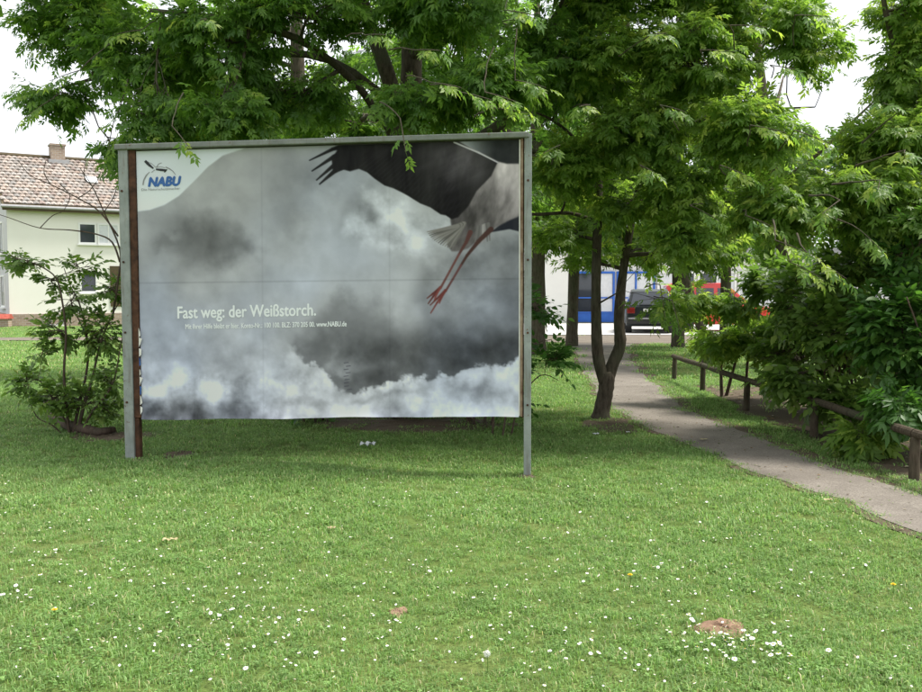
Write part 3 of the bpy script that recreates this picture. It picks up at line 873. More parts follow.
stroke([(459, 253, 1.1), (450, 270, 1.0), (441, 287, 1.1)], 1.0, (0.43, 0.31, 0.29))
stroke([(490, 228, 2.6), (478, 240, 2.0), (467, 254, 1.4), (461, 264, 1.1)], 1.0, (0.31, 0.24, 0.22))
stroke([(461, 264, 1.1), (453, 278, 1.0), (446, 290, 1.1)], 1.0, (0.40, 0.29, 0.28))
for f0, tips in (((441, 286), ((428, 297), (429, 302.5), (435, 299))), ((446, 289), ((431, 304), (431.5, 312), (440, 302)))):
    for t_ in tips:
        stroke([(f0[0], f0[1], 1.2), ((f0[0] + t_[0]) / 2 - 1, (f0[1] + t_[1]) / 2 + 1, .9), (t_[0], t_[1], .5)], 1.0, tuple(np.array((0.47, 0.29, 0.27)) * random.uniform(.8, 1.1)))
# small far flock of birds on the dark cloud
for k in range(9):
    x0, y0 = 349 + random.uniform(-2, 2), 362 + 3.4 * k
    stroke([(x0 - 2.2, y0 + .6, .4), (x0 + 2.0, y0, .3)], 0.7, (0.30, 0.30, 0.33))
# pale corner field with an S-shaped edge
cpx = [130, 137, 150, 165, 180, 195, 210, 225, 245, 262]; cpy = [209.5, 209.5, 208, 203, 194, 180, 165, 154, 147.5, 138]
edge = np.interp(QX, cpx, cpy)
cm = (1 - sstep(-0.9, 0.9, (QY - edge) * 0.8)) * (QX < 264)
cg = 0.80 + 0.03 * (n1 - 0.5) + 0.04 * sstep(170, 210, QY)
paint(cm, np.stack([cg * 0.96, cg * 1.01, cg * 0.985], -1))
# paper joints
for yj, xj in ((None, 137 + 381 / 3), (None, 137 + 762 / 3), (281.5, None)):
    d = np.abs(QX - xj) if xj else np.abs(QY - (yj - 4 * U))
    rgb = rgb * (1 - (0.035 if xj else 0.075) * (1 - sstep(0.3, 1.3, d)))[..., None]
rgb = np.clip((0.62 + (rgb - 0.60) * 1.2) * np.array([1.005, 0.977, 1.03]), 0.05, 0.88)
lin = np.where(rgb < 0.04045, rgb / 12.92, ((rgb + 0.055) / 1.055) ** 2.4) * 0.95
XX = PX0 + U * PWID; ZZ = PZ1 - Vv * PHEI
wob = 0.0012 * np.sin(U * 9 + 1) * np.sin(Vv * 5 + 0.4) + 0.0008 * (n1 - 0.5)
curl = np.exp(-(1 - Vv) * PHEI / 0.03) * (0.014 + 0.012 * np.sin(U * 23) + 0.008 * np.sin(U * 51 + 1))
ZZ = ZZ - np.exp(-(1 - Vv) * PHEI / 0.05) * (0.012 + 0.006 * np.sin(U * 6.0 + 0.5) + 0.004 * np.sin(U * 19))
YY = -0.012 + wob - np.clip(curl, 0, 1)
Vp = np.stack([XX, YY, ZZ], -1).reshape(-1, 3)
i, j = np.meshgrid(np.arange(NYP - 1), np.arange(NXP - 1), indexing='ij')
a = i * NXP + j
Fp = np.stack([a, a + NXP, a + NXP + 1, a + 1], -1).reshape(-1, 4)
poster = link('poster', np_mesh('poster', Vp, Fp, 4, M['poster'], {'print': np.concatenate([lin, np.ones(lin.shape[:2] + (1,))], -1).reshape(-1, 4)}, smooth=True), bb)
poster['label'] = 'printed sheet of grey storm clouds, a stork from behind and white slogan'

# ---- lettering and emblem on the sheet
def l2(px, py):
    """photo position on the sheet to sheet metres (inverse of the corner mapping)"""
    uu = vv = 0.5
    for _ in range(12):
        lx = 1 - vv; 
        x0 = lx * TL[0] + vv * BL[0]; x1 = lx * TR[0] + vv * BR[0]
        uu = (px - x0) / (x1 - x0)
        y0 = (1 - uu) * TL[1] + uu * TR[1]; y1 = (1 - uu) * BL[1] + uu * BR[1]
        vv = (py - y0) / (y1 - y0)
    return PX0 + uu * PWID, PZ1 - vv * PHEI
def text(name, body_, p0, p1, cap, m, shear=0.0, bold=0.0, ydep=-0.0142):
    cu = bpy.data.curves.new(name, 'FONT')
    cu.body = body_; cu.size = 1.0; cu.shear = shear; cu.resolution_u = 3
    t = bpy.data.objects.new('tmp', cu); COL.objects.link(t)
    me = bpy.data.meshes.new_from_object(t.evaluated_get(bpy.context.evaluated_depsgraph_get()))
    COL.objects.unlink(t); bpy.data.objects.remove(t)
    n = len(me.vertices); co = np.zeros(n * 3, np.float32); me.vertices.foreach_get('co', co); co = co.reshape(-1, 3)
    x0, z0 = l2(*p0); x1, z1 = l2(*p1)
    w = co[:, 0].max() - co[:, 0].min()
    sx = (x1 - x0) / w; sz = cap / 0.72
    X = x0 + (co[:, 0] - co[:, 0].min()) * sx
    Z = z0 + (X - x0) / (x1 - x0) * (z1 - z0) + co[:, 1] * sz
    fs = [tuple(p.vertices) for p in me.polygons]
    mb = MB()
    for k, (ox, oz) in enumerate(((0, 0), (bold, 0), (bold * .5, bold * .5), (bold * .5, -bold * .4)) if bold else ((0, 0),)):
        mb.add(np.stack([X + ox, np.full(n, ydep - 0.0003 * k), Z + oz], -1).tolist(), fs)
    bpy.data.meshes.remove(me)
    return mb.build(name, m, poster)
text('lettering', 'Fast weg: der Weißstorch.', (177, 317.2), (317, 314.2), 0.112, M['ink_white'], 0, 0.007)
text('lettering', 'Mit Ihrer Hilfe bleibt er hier. Konto-Nr.: 100 100. BLZ: 370 205 00. www.NABU.de', (185, 328.0), (348, 325.2), 0.047, M['ink_white'], 0, 0.003)
text('lettering', 'NABU', (148.5, 184.6), (181.5, 183.4), 0.084, M['ink_blue'], 0.22, 0.014)
text('lettering', 'Die Naturschutzmacher', (142, 189.0), (181.5, 187.6), 0.024, M['ink_grey'], 0, 0.0)
emb = MB()
def flat(pts, wd, mi):
    L = [Vector(l2(*p)) for p in pts]
    for k in range(len(L) - 1):
        d = (L[k + 1] - L[k]).normalized(); nrm = Vector((-d.y, d.x))
        w0 = wd[k] * 0.00466; w1 = wd[k + 1] * 0.00466
        q = [L[k] + nrm * w0, L[k] - nrm * w0, L[k + 1] - nrm * w1, L[k + 1] + nrm * w1]
        emb.add([(p.x, -0.0142, p.y) for p in q], [(0, 1, 2, 3)], mi)
flat([(143.5, 183), (144.5, 178), (147, 173.5), (150.5, 170)], [1.2, 1.3, 1.2, .5], 1)
flat([(167, 165.2), (171, 167), (174.5, 169.5), (177, 173)], [1, 1, .8, .4], 1)
flat([(146, 159), (149.5, 162.6), (154.5, 166.6)], [2.6, 2.8, 1.4], 0)
flat([(157, 167.4), (162, 168), (167.5, 168.6)], [1.6, 2.4, 2.2], 0)
flat([(148, 159.5), (153, 162), (157, 165.5), (162, 165), (166.5, 166)], [.5, .5, .6, .5, .5], 1)
flat([(157.5, 165.5), (160, 162), (163, 161)], [.6, .7, .5], 1)
flat([(152.5, 170.5), (156, 167.8)], [.6, .5], 1)
flat([(165.5, 170.5), (168.5, 167.5)], [1.0, .9], 0)
emb.build('emblem', [M['ink_black'], M['ink_grey']], poster)
# the board hangs slightly out of square: horizontals climb to the right
def unsquare(o):
    me = o.data; n = len(me.vertices); co = np.zeros(n * 3, np.float32); me.vertices.foreach_get('co', co); co = co.reshape(-1, 3)
    co[:, 2] += co[:, 0] * math.tan(R(0.85)); me.vertices.foreach_set('co', co.ravel()); me.update()
for o in bb.children_recursive:
    unsquare(o)

# ================================================================== TREES
def ash_leaf_template(seed):
    r = random.Random(seed)
    vs = []; fs = []
    def lf(base, ang, L, w, drop):
        o = len(vs)
        dx, dy = math.cos(ang), math.sin(ang)
        nxx, nyy = -dy, dx
        m = r.uniform(0.36, 0.5); tw = r.uniform(-0.035, 0.035)
        vs.append((base[0], base[1], 0))
        vs.append((base[0] + dx * L * m + nxx * w, base[1] + dy * L * m + nyy * w, 0.02 - drop * 0.3 + tw))
        vs.append((base[0] + dx * L, base[1] + dy * L, -drop))
        vs.append((base[0] + dx * L * m - nxx * w, base[1] + dy * L * m - nyy * w, 0.02 - drop * 0.3 - tw))
        fs.append((o, o + 3, o + 2)); fs.append((o, o + 2, o + 1))
    for x, L in ((0.34, 0.36), (0.54, 0.44), (0.74, 0.44)):
        for s in (-1, 1):
            lf((x + r.uniform(-.04, .04), 0), s * R(48 + r.uniform(-14, 14)), L * r.uniform(.75, 1.15), 0.085 * r.uniform(.85, 1.2), r.uniform(0.0, 0.2))
    lf((0.78, 0), R(r.uniform(-14, 14)), 0.46, 0.09, r.uniform(0.02, .15))
    o = len(vs)
    vs.extend([(0, -0.007, 0), (0, 0.007, 0), (0.83, 0.004, 0), (0.83, -0.004, 0)])
    fs.append((o, o + 3, o + 2)); fs.append((o, o + 2, o + 1))
    v_ = np.array(vs); v_[:, 2] -= r.uniform(.1, .35) * v_[:, 0] ** 2; v_[:, 1] += r.uniform(-.15, .15) * v_[:, 0] ** 2
    return v_, np.array(fs)
def simple_leaf_template(w=0.27):
    vs = [(0, 0, 0), (0.33, w, 0.05), (0.33, 0, 0), (0.33, -w, 0.05), (0.72, w * .72, 0.0), (0.72, 0, -0.05), (0.72, -w * .72, 0.0), (1.05, 0, -0.14)]
    fs = [(0, 2, 1), (0, 3, 2), (1, 2, 5), (1, 5, 4), (2, 3, 6), (2, 6, 5), (4, 5, 7), (5, 6, 7)]
    return np.array(vs), np.array(fs)
ASH_T = [ash_leaf_template(k) for k in range(6)]; SIMPLE_T = [simple_leaf_template(w_) for w_ in (0.22, 0.27, 0.31)]
def quad_leaf_template():
    vs = []; fs = []
    r = random.Random(4)
    for k in range(5):
        a = r.uniform(0, 6.28); b0 = Vector((r.uniform(0, .8), r.uniform(-.4, .4), r.uniform(-.3, .3)))
        d = Vector((math.cos(a), math.sin(a), r.uniform(-.6, .3))) * 0.5; w = Vector((-math.sin(a), math.cos(a), r.uniform(-.3, .3))) * 0.17
        o = len(vs); vs += [tuple(b0), tuple(b0 + d * .45 + w), tuple(b0 + d), tuple(b0 + d * .45 - w)]
        fs += [(o, o + 3, o + 2), (o, o + 2, o + 1)]
    return np.array(vs), np.array(fs)
CLUMP_T = [quad_leaf_template()]

def leaves_to_mesh(name, O, D, Nn, S, RN, T, m):
    """one leaf template set at every origin"""
    D = D / (np.linalg.norm(D, axis=1)[:, None] + 1e-9)
    B = np.cross(Nn, D); B /= (np.linalg.norm(B, axis=1)[:, None] + 1e-9)
    Nn = np.cross(D, B)
    VT = []; FT = []; RR = []; off = 0
    for q, (tv, tf) in enumerate(T):
        sl = slice(q, None, len(T))
        o_, d_, b_, n_, s_ = O[sl], D[sl], B[sl], Nn[sl], S[sl]
        n = len(o_); k = len(tv)
        Vt = o_[:, None, :] + s_[:, None, None] * (tv[None, :, 0:1] * d_[:, None, :] + tv[None, :, 1:2] * b_[:, None, :] + tv[None, :, 2:3] * n_[:, None, :])
        VT.append(Vt.reshape(-1, 3)); FT.append((np.arange(n)[:, None, None] * k + tf[None]).reshape(-1, 3) + off); RR.append(np.repeat(RN[sl], k))
        off += n * k
    return np_mesh(name, np.concatenate(VT), np.concatenate(FT), 3, m, {'rnd': np.concatenate(RR)})

def sprays_to_leaves(SP, SD, r, per=7, twig=0.45, leaf=0.26, droop=0.25, paired=True, flat_=1.0, lv=0.3):
    """each spray: a twig carrying leaves in pairs"""
    n = len(SP)
    SD = SD / np.linalg.norm(SD, axis=1)[:, None]
    up = np.tile(np.array([[0, 0, 1.0]]), (n, 1)) + r.normal(0, 0.25, (n, 3))
    side = np.cross(up, SD); side /= (np.linalg.norm(side, axis=1)[:, None] + 1e-9)
    nrm = np.cross(SD, side)
    O = []; D = []; NN = []; S = []; RN = []
    base = r.beta(2.0, 2.4, n); base2 = r.uniform(0, 1, n)
    L = twig * r.uniform(0.6, 1.25, n)
    for k in range(per):
        t = (0.15 + 0.85 * ((k // 2 + 1) / ((per + 1) // 2))) if paired else (0.1 + 0.9 * (k + 1) / per)
        s = (-1 if k % 2 else 1)
        last = (k == per - 1)
        ang = r.uniform(-0.25, 0.25, n) if last else s * r.uniform(0.6, 1.25, n)
        p = SP + SD * (L * t)[:, None]
        p[:, 2] -= droop * 0.5 * L * t * t
        d = SD * np.cos(ang)[:, None] + side * np.sin(ang)[:, None] + r.normal(0, 0.16, (n, 3))
        d[:, 2] -= droop + 0.25 * r.uniform(0, 1, n)
        nn = nrm * flat_ + r.normal(0, 0.28, (n, 3))
        O.append(p); D.append(d); NN.append(nn)
        S.append(leaf * r.uniform(1 - lv, 1 + lv, n) * (0.72 + 0.5 * base2))
        RN.append(np.clip(base * 0.7 + 0.3 * r.uniform(0, 1, n) + (0.12 if last else 0), 0, 1))
    return [np.concatenate(q) for q in (O, D, NN, S, RN)]

def curve(p0, p1, bend=0.12, n=6, rr=random, sag=0.0):
    p0, p1 = Vector(p0), Vector(p1)
    d = p1 - p0; L = d.length
    off = Vector((rr.uniform(-1, 1), rr.uniform(-1, 1), rr.uniform(-.4, 1))) * bend * L
    out = []
    for k in range(n + 1):
        t = k / n
        q = p0 + d * t + off * (4 * t * (1 - t)) * 0.7
        q.z += sag * L * 4 * t * (1 - t)
        out.append(q + Vector((rr.uniform(-1, 1), rr.uniform(-1, 1), rr.uniform(-1, 1))) * L * 0.014 * (0 < k < n))
    return out

class Tree:
    def __init__(self, name, base, label, cat='tree', group=None, seed=1, bark='bark'):
        self.root = empty(name, base)
        tag(self.root, label, cat, group)
        self.base = Vector(base)
        self.rr = random.Random(seed); self.r = np.random.default_rng(seed)
        self.wood = MB(); self.nodes = []      # (point, radius) on trunk and limbs
        self.SP = []; self.SD = []; self.CP = []; self.CD = []; self.bark = bark
        self.twigs = MB()
    def limb(self, pts, radii, n=9):
        """smooth tapered limb through the points"""
        P = [Vector(p) for p in pts]; rad = list(radii)
        out = []; ro = []
        for i in range(len(P) - 1):
            p0, p1, p2, p3 = P[max(i - 1, 0)], P[i], P[i + 1], P[min(i + 2, len(P) - 1)]
            for k in range(4):
                u_ = k / 4
                out.append(0.5 * (2 * p1 + (p2 - p0) * u_ + (2 * p0 - 5 * p1 + 4 * p2 - p3) * u_ ** 2 + (3 * p1 - p0 - 3 * p2 + p3) * u_ ** 3))
                ro.append(rad[i] + (rad[i + 1] - rad[i]) * u_)
        out.append(P[-1]); ro.append(rad[-1])
        ro = [q * (1 + self.rr.uniform(-0.06, 0.06)) for q in ro]
        self.wood.tube([p - self.base for p in out], ro, n)
        for p, q in zip(out, ro):
            self.nodes.append((p, q))
    def nearest(self, c, below=True):
        best = None
        for p, q in self.nodes:
            d = (p - c).length + (0.8 * max(0, p.z - c.z) if below else 0)
            if best is None or d < best[0]: best = (d, p, q)
        return best[1], best[2]
    def blob(self, c, rad, n, per_sub=10, shell=0.75, connect=True, down=0.0, coarse=False):
        """crown lobe: limb to the lobe, sub-branches, and spray seats"""
        c = Vector(c); rad = Vector(rad)
        if connect:
            p, q = self.nearest(c)
            pts = curve(p, c, 0.1, 6, self.rr)
            r0 = min(q * 0.7, 0.02 + 0.012 * (c - p).length)
            self.twigs.tube([a_ - self.base for a_ in pts], [r0 * (1 - 0.6 * k / 6) for k in range(7)], 6, cap=False)
        else:
            pts = [c]; r0 = 0.015
        nsub = max(1, n // per_sub)
        for s in range(nsub):
            while True:
                v_ = Vector((self.rr.uniform(-1, 1), self.rr.uniform(-1, 1), self.rr.uniform(-1, 1)))
                if 0.05 < v_.length < 1: break
            v_ = v_.normalized() * (self.rr.uniform(0, 1) ** (1 / 3) * (1 - shell) + shell * self.rr.uniform(0.45, 1.0))
            e = c + Vector((v_.x * rad.x, v_.y * rad.y, v_.z * rad.z))
            s0 = pts[self.rr.randrange(len(pts) // 2, len(pts))]
            sub = curve(s0, e, 0.12, 5, self.rr)
            self.twigs.tube([a_ - self.base for a_ in sub], [max(0.0035, r0 * 0.36 * (1 - 0.75 * k / 5)) for k in range(6)], 4, cap=False)
            ax = (sub[-1] - sub[0])
            ax = ax.normalized() if ax.length > 1e-4 else Vector((0, 0, 1))
            for k in range(per_sub):
                t = self.rr.uniform(0.35, 1.0) if k else 1.0
                f = t * 5; i_ = min(int(f), 4)
                p = sub[i_].lerp(sub[i_ + 1], f - i_)
                d = ax * 0.8 + Vector((self.rr.gauss(0, .55), self.rr.gauss(0, .55), self.rr.gauss(-down, .3)))
                (self.CP if coarse else self.SP).append(p); (self.CD if coarse else self.SD).append(d)
    def finish(self, leafmat, T=ASH_T, per=7, twig=0.31, leaf=0.132, droop=0.15, paired=True, flat_=0.8, crown='crown', hero=None):
        t = self.wood.build('trunk', M[self.bark], self.root, smooth=True)
        if self.twigs.v:
            self.twigs.build('branches', M[self.bark], self.root, smooth=True)['kind'] = 'stuff'
        if self.CP:      # high leaves above the view, in larger tufts
            q_ = sprays_to_leaves(np.array([tuple(p) for p in self.CP]), np.array([tuple(d) for d in self.CD]), self.r, 6, 0.8, 0.5, 0.15, False)
            q_[0] = q_[0] - np.array(self.base)[None]
            uo = link('upper_crown', leaves_to_mesh('upper_crown', *q_, CLUMP_T, leafmat), self.root); uo['kind'] = 'stuff'
        if not self.SP: return
        SP = np.array([tuple(p) for p in self.SP]); SD = np.array([tuple(d) for d in self.SD]); 
        O, D, NN, S, RN = sprays_to_leaves(SP, SD, self.r, per, twig, leaf, droop, paired, flat_)
        O = O - np.array(self.base)[None]
        me = leaves_to_mesh(crown, O, D, NN, S, RN, T, leafmat)
        o = link(crown, me, self.root)
        o['kind'] = 'stuff'
        # thin twigs of every spray
        SDn = SD / np.linalg.norm(SD, axis=1)[:, None]
        b = SP - np.array(self.base); e = b + SDn * twig * 0.9; e[:, 2] -= droop * 0.4 * twig
        w = np.cross(SDn, np.array([[0.3, 0.2, 1.0]])); w /= np.linalg.norm(w, axis=1)[:, None]
        h = np.cross(SDn, w)
        k = 0.0035
        Vt = np.stack([b + w * k, b - w * k * .5 + h * k, b - w * k * .5 - h * k, e], 1).reshape(-1, 3)
        n = len(b); q = np.arange(n)[:, None] * 4
        Ft = np.concatenate([q + np.array([[0, 1, 3]]), q + np.array([[1, 2, 3]]), q + np.array([[2, 0, 3]])])
        tw = link('twigs', np_mesh('twigs', Vt, Ft, 3, M[self.bark]), self.root)
        tw['kind'] = 'stuff'
        return o

def bl(px, py, Y, rpx, rpy, ry, pad=0.25):
    """lobe given by where it stands: centre at depth Y, radii"""
    c = at(px, py, Y)
    f = lambda r_: max(0.35 * r_, r_ - pad)
    return c, Vector((f(rpx * Y / F0), max(0.15, ry - pad * .5), f(rpy * Y / F0)))

# leaves hung one by one at the front of the crowns
hero_meshes = []
for k in range(6):
    rr_ = np.random.default_rng(300 + k)
    v_, hf = ASH_T[k]
    hero_meshes.append(np_mesh('leaf', v_, hf, 3, M['ash_leaf' if k % 3 else 'light_leaf'], {'rnd': np.full(len(v_), 0.3 + 0.13 * k)}))
def hero_spray(tree, p, d, n, leaf=0.26, L=0.5, droop=0.3):
    rr_ = tree.rr
    p = Vector(p); d = Vector(d).normalized()
    side = Vector((0, 0, 1)).cross(d).normalized()
    stem = [p + d * (L * t) + Vector((0, 0, -droop * 0.5 * L * t * t)) for t in (0, .25, .5, .75, 1)]
    tree.twigs.tube([q - tree.base for q in stem], [0.006, 0.005, 0.0045, 0.004, 0.003], 5, cap=False)
    for k in range(n):
        t = 0.1 + 0.9 * (k // 2 + 1) / ((n + 1) // 2)
        f = min(t, 1) * 4; i_ = min(int(f), 3)
        q = stem[i_].lerp(stem[i_ + 1], f - i_)
        s = -1 if k % 2 else 1
        ang = rr_.uniform(-.2, .2) if k == n - 1 else s * rr_.uniform(0.5, 1.1)
        dd = (d * math.cos(ang) + side * math.sin(ang) + Vector((rr_.gauss(0, .12), rr_.gauss(0, .12), -droop - rr_.uniform(0, .35)))).normalized()
        nn = Vector((rr_.gauss(0, .25), rr_.gauss(-0.25, .25), 1)).normalized()
        b_ = nn.cross(dd).normalized(); nn = dd.cross(b_)
        o = bpy.data.objects.new('leaf', rr_.choice(hero_meshes)); COL.objects.link(o)
        o.parent = tree.root
        s_ = leaf * rr_.uniform(0.8, 1.2)
        mw = Matrix((dd, b_, nn)).transposed().to_4x4()
        o.matrix_local = Matrix.Translation(q - tree.base) @ mw @ Matrix.Scale(s_, 4)

# --- T1: the big ash behind the billboard, its crown over the board
b1 = ground(412, 411); b1 = Vector((b1.x, 12.2, gzf(b1.x, 12.2)))
T = Tree('ash_tree', b1, 'large ash tree behind the billboard whose crown hangs over its top edge', 'tree', None, 21)
T.limb([b1 + Vector((0, 0, -0.2)), at(411, 330, 12.2), at(409, 200, 12.2), at(411, 90, 12.2), at(414, 0, 12.2), at(420, -120, 12.3), at(415, -230, 12.2)], [0.24, 0.19, 0.16, 0.15, 0.13, 0.09, 0.05], 10)
T.limb([at(410, 190, 12.2), at(400, 120, 12.0), at(386, 70, 11.8), at(368, 20, 11.6), at(350, -40, 11.5), at(320, -120, 11.3)], [0.11, 0.105, 0.10, 0.085, 0.07, 0.04], 9)
T.limb([at(410, 200, 12.2), at(394, 140, 11.6), at(372, 105, 11.2), at(350, 78, 10.8), at(300, 40, 10.2), at(230, 20, 9.9), at(150, 10, 9.8)], [0.06, 0.055, 0.05, 0.045, 0.04, 0.03, 0.02], 8)
T.limb([at(410, 230, 12.2), at(450, 160, 12.0), at(505, 120, 11.6), at(531, 70, 11.4), at(545, 40, 11.2), at(560, 12, 11.0), at(600, -60, 10.6)], [0.08, 0.075, 0.075, 0.07, 0.07, 0.06, 0.03], 9)
T.limb([at(411, 60, 12.2), at(440, 10, 11.2), at(480, -40, 10.0), at(520, -80, 9.2)], [0.07, 0.06, 0.05, 0.03], 8)
T.limb([at(411, 120, 12.2), at(330, 60, 11.8), at(230, 55, 11.3), at(130, 70, 11.0), at(70, 85, 10.9)], [0.06, 0.05, 0.04, 0.03, 0.015], 8)
T.limb([at(410, 40, 12.2), at(330, -60, 12.8), at(200, -120, 12.8)], [0.07, 0.05, 0.03], 8)
for c, rad, n in (
    (*bl(75, 25, 11.0, 62, 52, 0.8), 110),
    (*bl(52, 92, 10.6, 44, 34, 0.4), 40),
    (*bl(150, 60, 10.6, 80, 56, 0.9), 130),
    (*bl(115, 150, 9.9, 14, 30, 0.3), 16),
    (*bl(225, 45, 10.2, 75, 60, 1.0), 120),
    (*bl(160, 118, 9.8, 50, 22, 0.4), 40),
    (*bl(225, 112, 9.6, 50, 22, 0.5), 50),
    (*bl(300, 95, 10.6, 64, 36, 0.9), 70),
    (*bl(310, 10, 10.0, 80, 36, 1.0), 90),
    (*bl(430, 100, 9.6, 70, 30, 0.8), 70),
    (*bl(440, 10, 9.8, 90, 30, 1.0), 80),
    (*bl(495, 80, 9.4, 46, 36, 0.6), 90),
    (*bl(560, 60, 11.0, 60, 60, 1.0), 120),
    (*bl(350, 130, 14.0, 110, 50, 0.9), 130),
    (*bl(480, 50, 14.4, 130, 80, 1.0), 150),
    (*bl(230, 110, 14.0, 100, 60, 1.0), 120),
    (*bl(480, 200, 14.0, 110, 60, 0.9), 80),
    (*bl(250, -50, 11.0, 200, 30, 1.6), 90),
    (*bl(480, -50, 10.4, 160, 30, 1.6), 90)):
    T.blob(c, rad, int(n * 2.5))
for c, rad, n in ((*bl(250, -110, 11.0, 200, 40, 2.2), 100), (*bl(470, -110, 10.6, 160, 40, 2.2), 110), (*bl(360, -210, 12, 220, 60, 2.2), 100), (*bl(60, -60, 11.5, 80, 30, 1.4), 40)):
    T.blob(c, rad, n, coarse=True)
for (px, py, Y, d, n) in ((400, 118, 7.98, (0.1, -0.25, -0.5), 3), (430, 82, 8.05, (0.7, -0.4, -0.15), 7), (460, 92, 8.0, (0.8, -0.3, -0.2), 7), (485, 92, 7.95, (0.8, -0.3, -0.25), 9), (492, 108, 8.0, (0.7, -0.3, -0.1), 7),
                          (365, 35, 8.2, (0.5, -0.6, -0.1), 7), (415, 50, 8.2, (0.6, -0.6, -0.1), 7), (172, 126, 8.4, (0.3, -0.2, -0.3), 3),
                          (80, 70, 9.5, (-0.6, -0.4, -0.3), 9), (50, 100, 9.5, (-0.6, -0.3, -0.5), 9), (112, 128, 9.5, (-0.1, -0.2, -0.9), 7), (140, 30, 9.3, (-0.3, -0.6, -0.2), 9), (200, 20, 9.0, (0.3, -0.6, -0.1), 9),
                          (505, 10, 8.4, (0.6, -0.5, -0.2), 9), (515, 80, 8.6, (0.7, -0.4, -0.2), 9)):
    e = at(px, py, Y)
    p_, q_ = T.nearest(e)
    p_ = e + (p_ - e).normalized() * min((p_ - e).length, 0.55)
    lk = curve(p_, e, 0.08, 5, T.rr)
    T.twigs.tube([a_ - T.base for a_ in lk], [0.007, 0.0065, 0.006, 0.0055, 0.005, 0.0045], 5, cap=False)
    hero_spray(T, e, d, n, 0.14, 0.32, 0.15)
T.finish(M['ash_leaf'])

# --- T2: forked tree beside the path
b2 = ground(603, 419)
Y2 = b2.y
T = Tree('forked_tree', b2, 'slender tree with a low forked trunk on the grass beside the path', 'tree', None, 22)
T.limb([b2 + Vector((-0.05, 0, -0.15)), at(601.5, 412, Y2), at(605, 395, Y2), at(607, 380, Y2), at(606, 372, Y2)], [0.145, 0.112, 0.1, 0.1, 0.08], 12)
T.limb([at(606, 384, Y2), at(600, 366, Y2), at(597, 345, Y2), at(596, 300, Y2), at(597, 240, Y2), at(599, 180, Y2 + .1), at(596, 120, Y2 + .2), at(600, 40, Y2 + .3), at(610, -60, Y2 + .3)], [0.085, 0.078, 0.07, 0.064, 0.058, 0.05, 0.042, 0.03, 0.015], 10)
T.limb([at(607, 384, Y2), at(612, 366, Y2 + .03), at(620, 345, Y2 + .05), at(619, 320, Y2 + .05), at(622, 280, Y2 + .1), at(630, 230, Y2 + .15), at(640, 180, Y2 + .2), at(655, 120, Y2 + .2), at(680, 40, Y2)], [0.085, 0.08, 0.078, 0.07, 0.06, 0.05, 0.04, 0.03, 0.015], 10)
T.limb([at(597, 222, Y2), at(570, 213, Y2 - .1), at(530, 214, Y2 - .2), at(490, 205, Y2 - .2)], [0.026, 0.024, 0.02, 0.01], 7)
T.limb([at(597, 215, Y2), at(640, 214, Y2 - .3), at(690, 206, Y2 - .5), at(740, 200, Y2 - .8)], [0.026, 0.022, 0.018, 0.008], 7)
T.limb([at(598, 160, Y2), at(560, 125, Y2 - .3), at(535, 112, Y2 - .5)], [0.025, 0.02, 0.01], 7)
T.limb([at(645, 170, Y2), at(700, 120, Y2 - .5), at(760, 110, Y2 - .8), at(815, 107, Y2 - 1)], [0.03, 0.025, 0.018, 0.008], 7)
T.limb([at(596, 305, Y2), at(610, 297, Y2 - .2), at(622, 290, Y2 - .3)], [0.014, 0.012, 0.006], 6)
for c, rad, n in (
    (*bl(570, 165, 11.2, 46, 40, 0.7), 80),
    (*bl(565, 235, 12.2, 40, 30, 0.6), 40),
    (*bl(640, 130, 10.6, 66, 46, 0.9), 130),
    (*bl(645, 200, 11.4, 66, 34, 0.9), 80),
    (*bl(690, 55, 10.4, 80, 56, 1.0), 170),
    (*bl(745, 130, 9.9, 60, 44, 0.8), 120),
    (*bl(690, 190, 10.6, 54, 36, 0.8), 80),
    (*bl(610, 60, 10.8, 60, 50, 0.9), 110),
    (*bl(795, 25, 10.2, 34, 40, 0.6), 55),
    (*bl(650, -35, 10.6, 130, 36, 1.4), 80),
    (*bl(745, 5, 10.6, 60, 34, .8), 70),
    (*bl(820, 55, 10.2, 26, 30, .4), 26),
    (*bl(600, 5, 11.0, 50, 30, .6), 60),
    (*bl(690, -5, 10.8, 50, 30, .6), 60),
    (*bl(680, 235, 10.4, 40, 30, .5), 44),
    (*bl(770, 215, 10.0, 40, 34, .5), 50),
    (*bl(645, 250, 12.4, 44, 16, 0.5), 22),
    (*bl(705, 250, 11.5, 44, 24, 0.7), 44),
    (*bl(670, 305, 11.0, 16, 26, 0.2), 12),
    (*bl(590, 262, 12.6, 30, 14, 0.4), 14),
    (*bl(670, 110, 12.6, 90, 60, .7), 110),
    (*bl(590, 180, 13.0, 60, 50, .7), 70)):
    T.blob(c, rad, int(n * 2.5))
for c, rad, n in ((*bl(600, -110, 11.4, 110, 50, 1.6), 80), (*bl(600, -210, 11.4, 110, 50, 1.6), 60)):
    T.blob(c, rad, n, coarse=True)
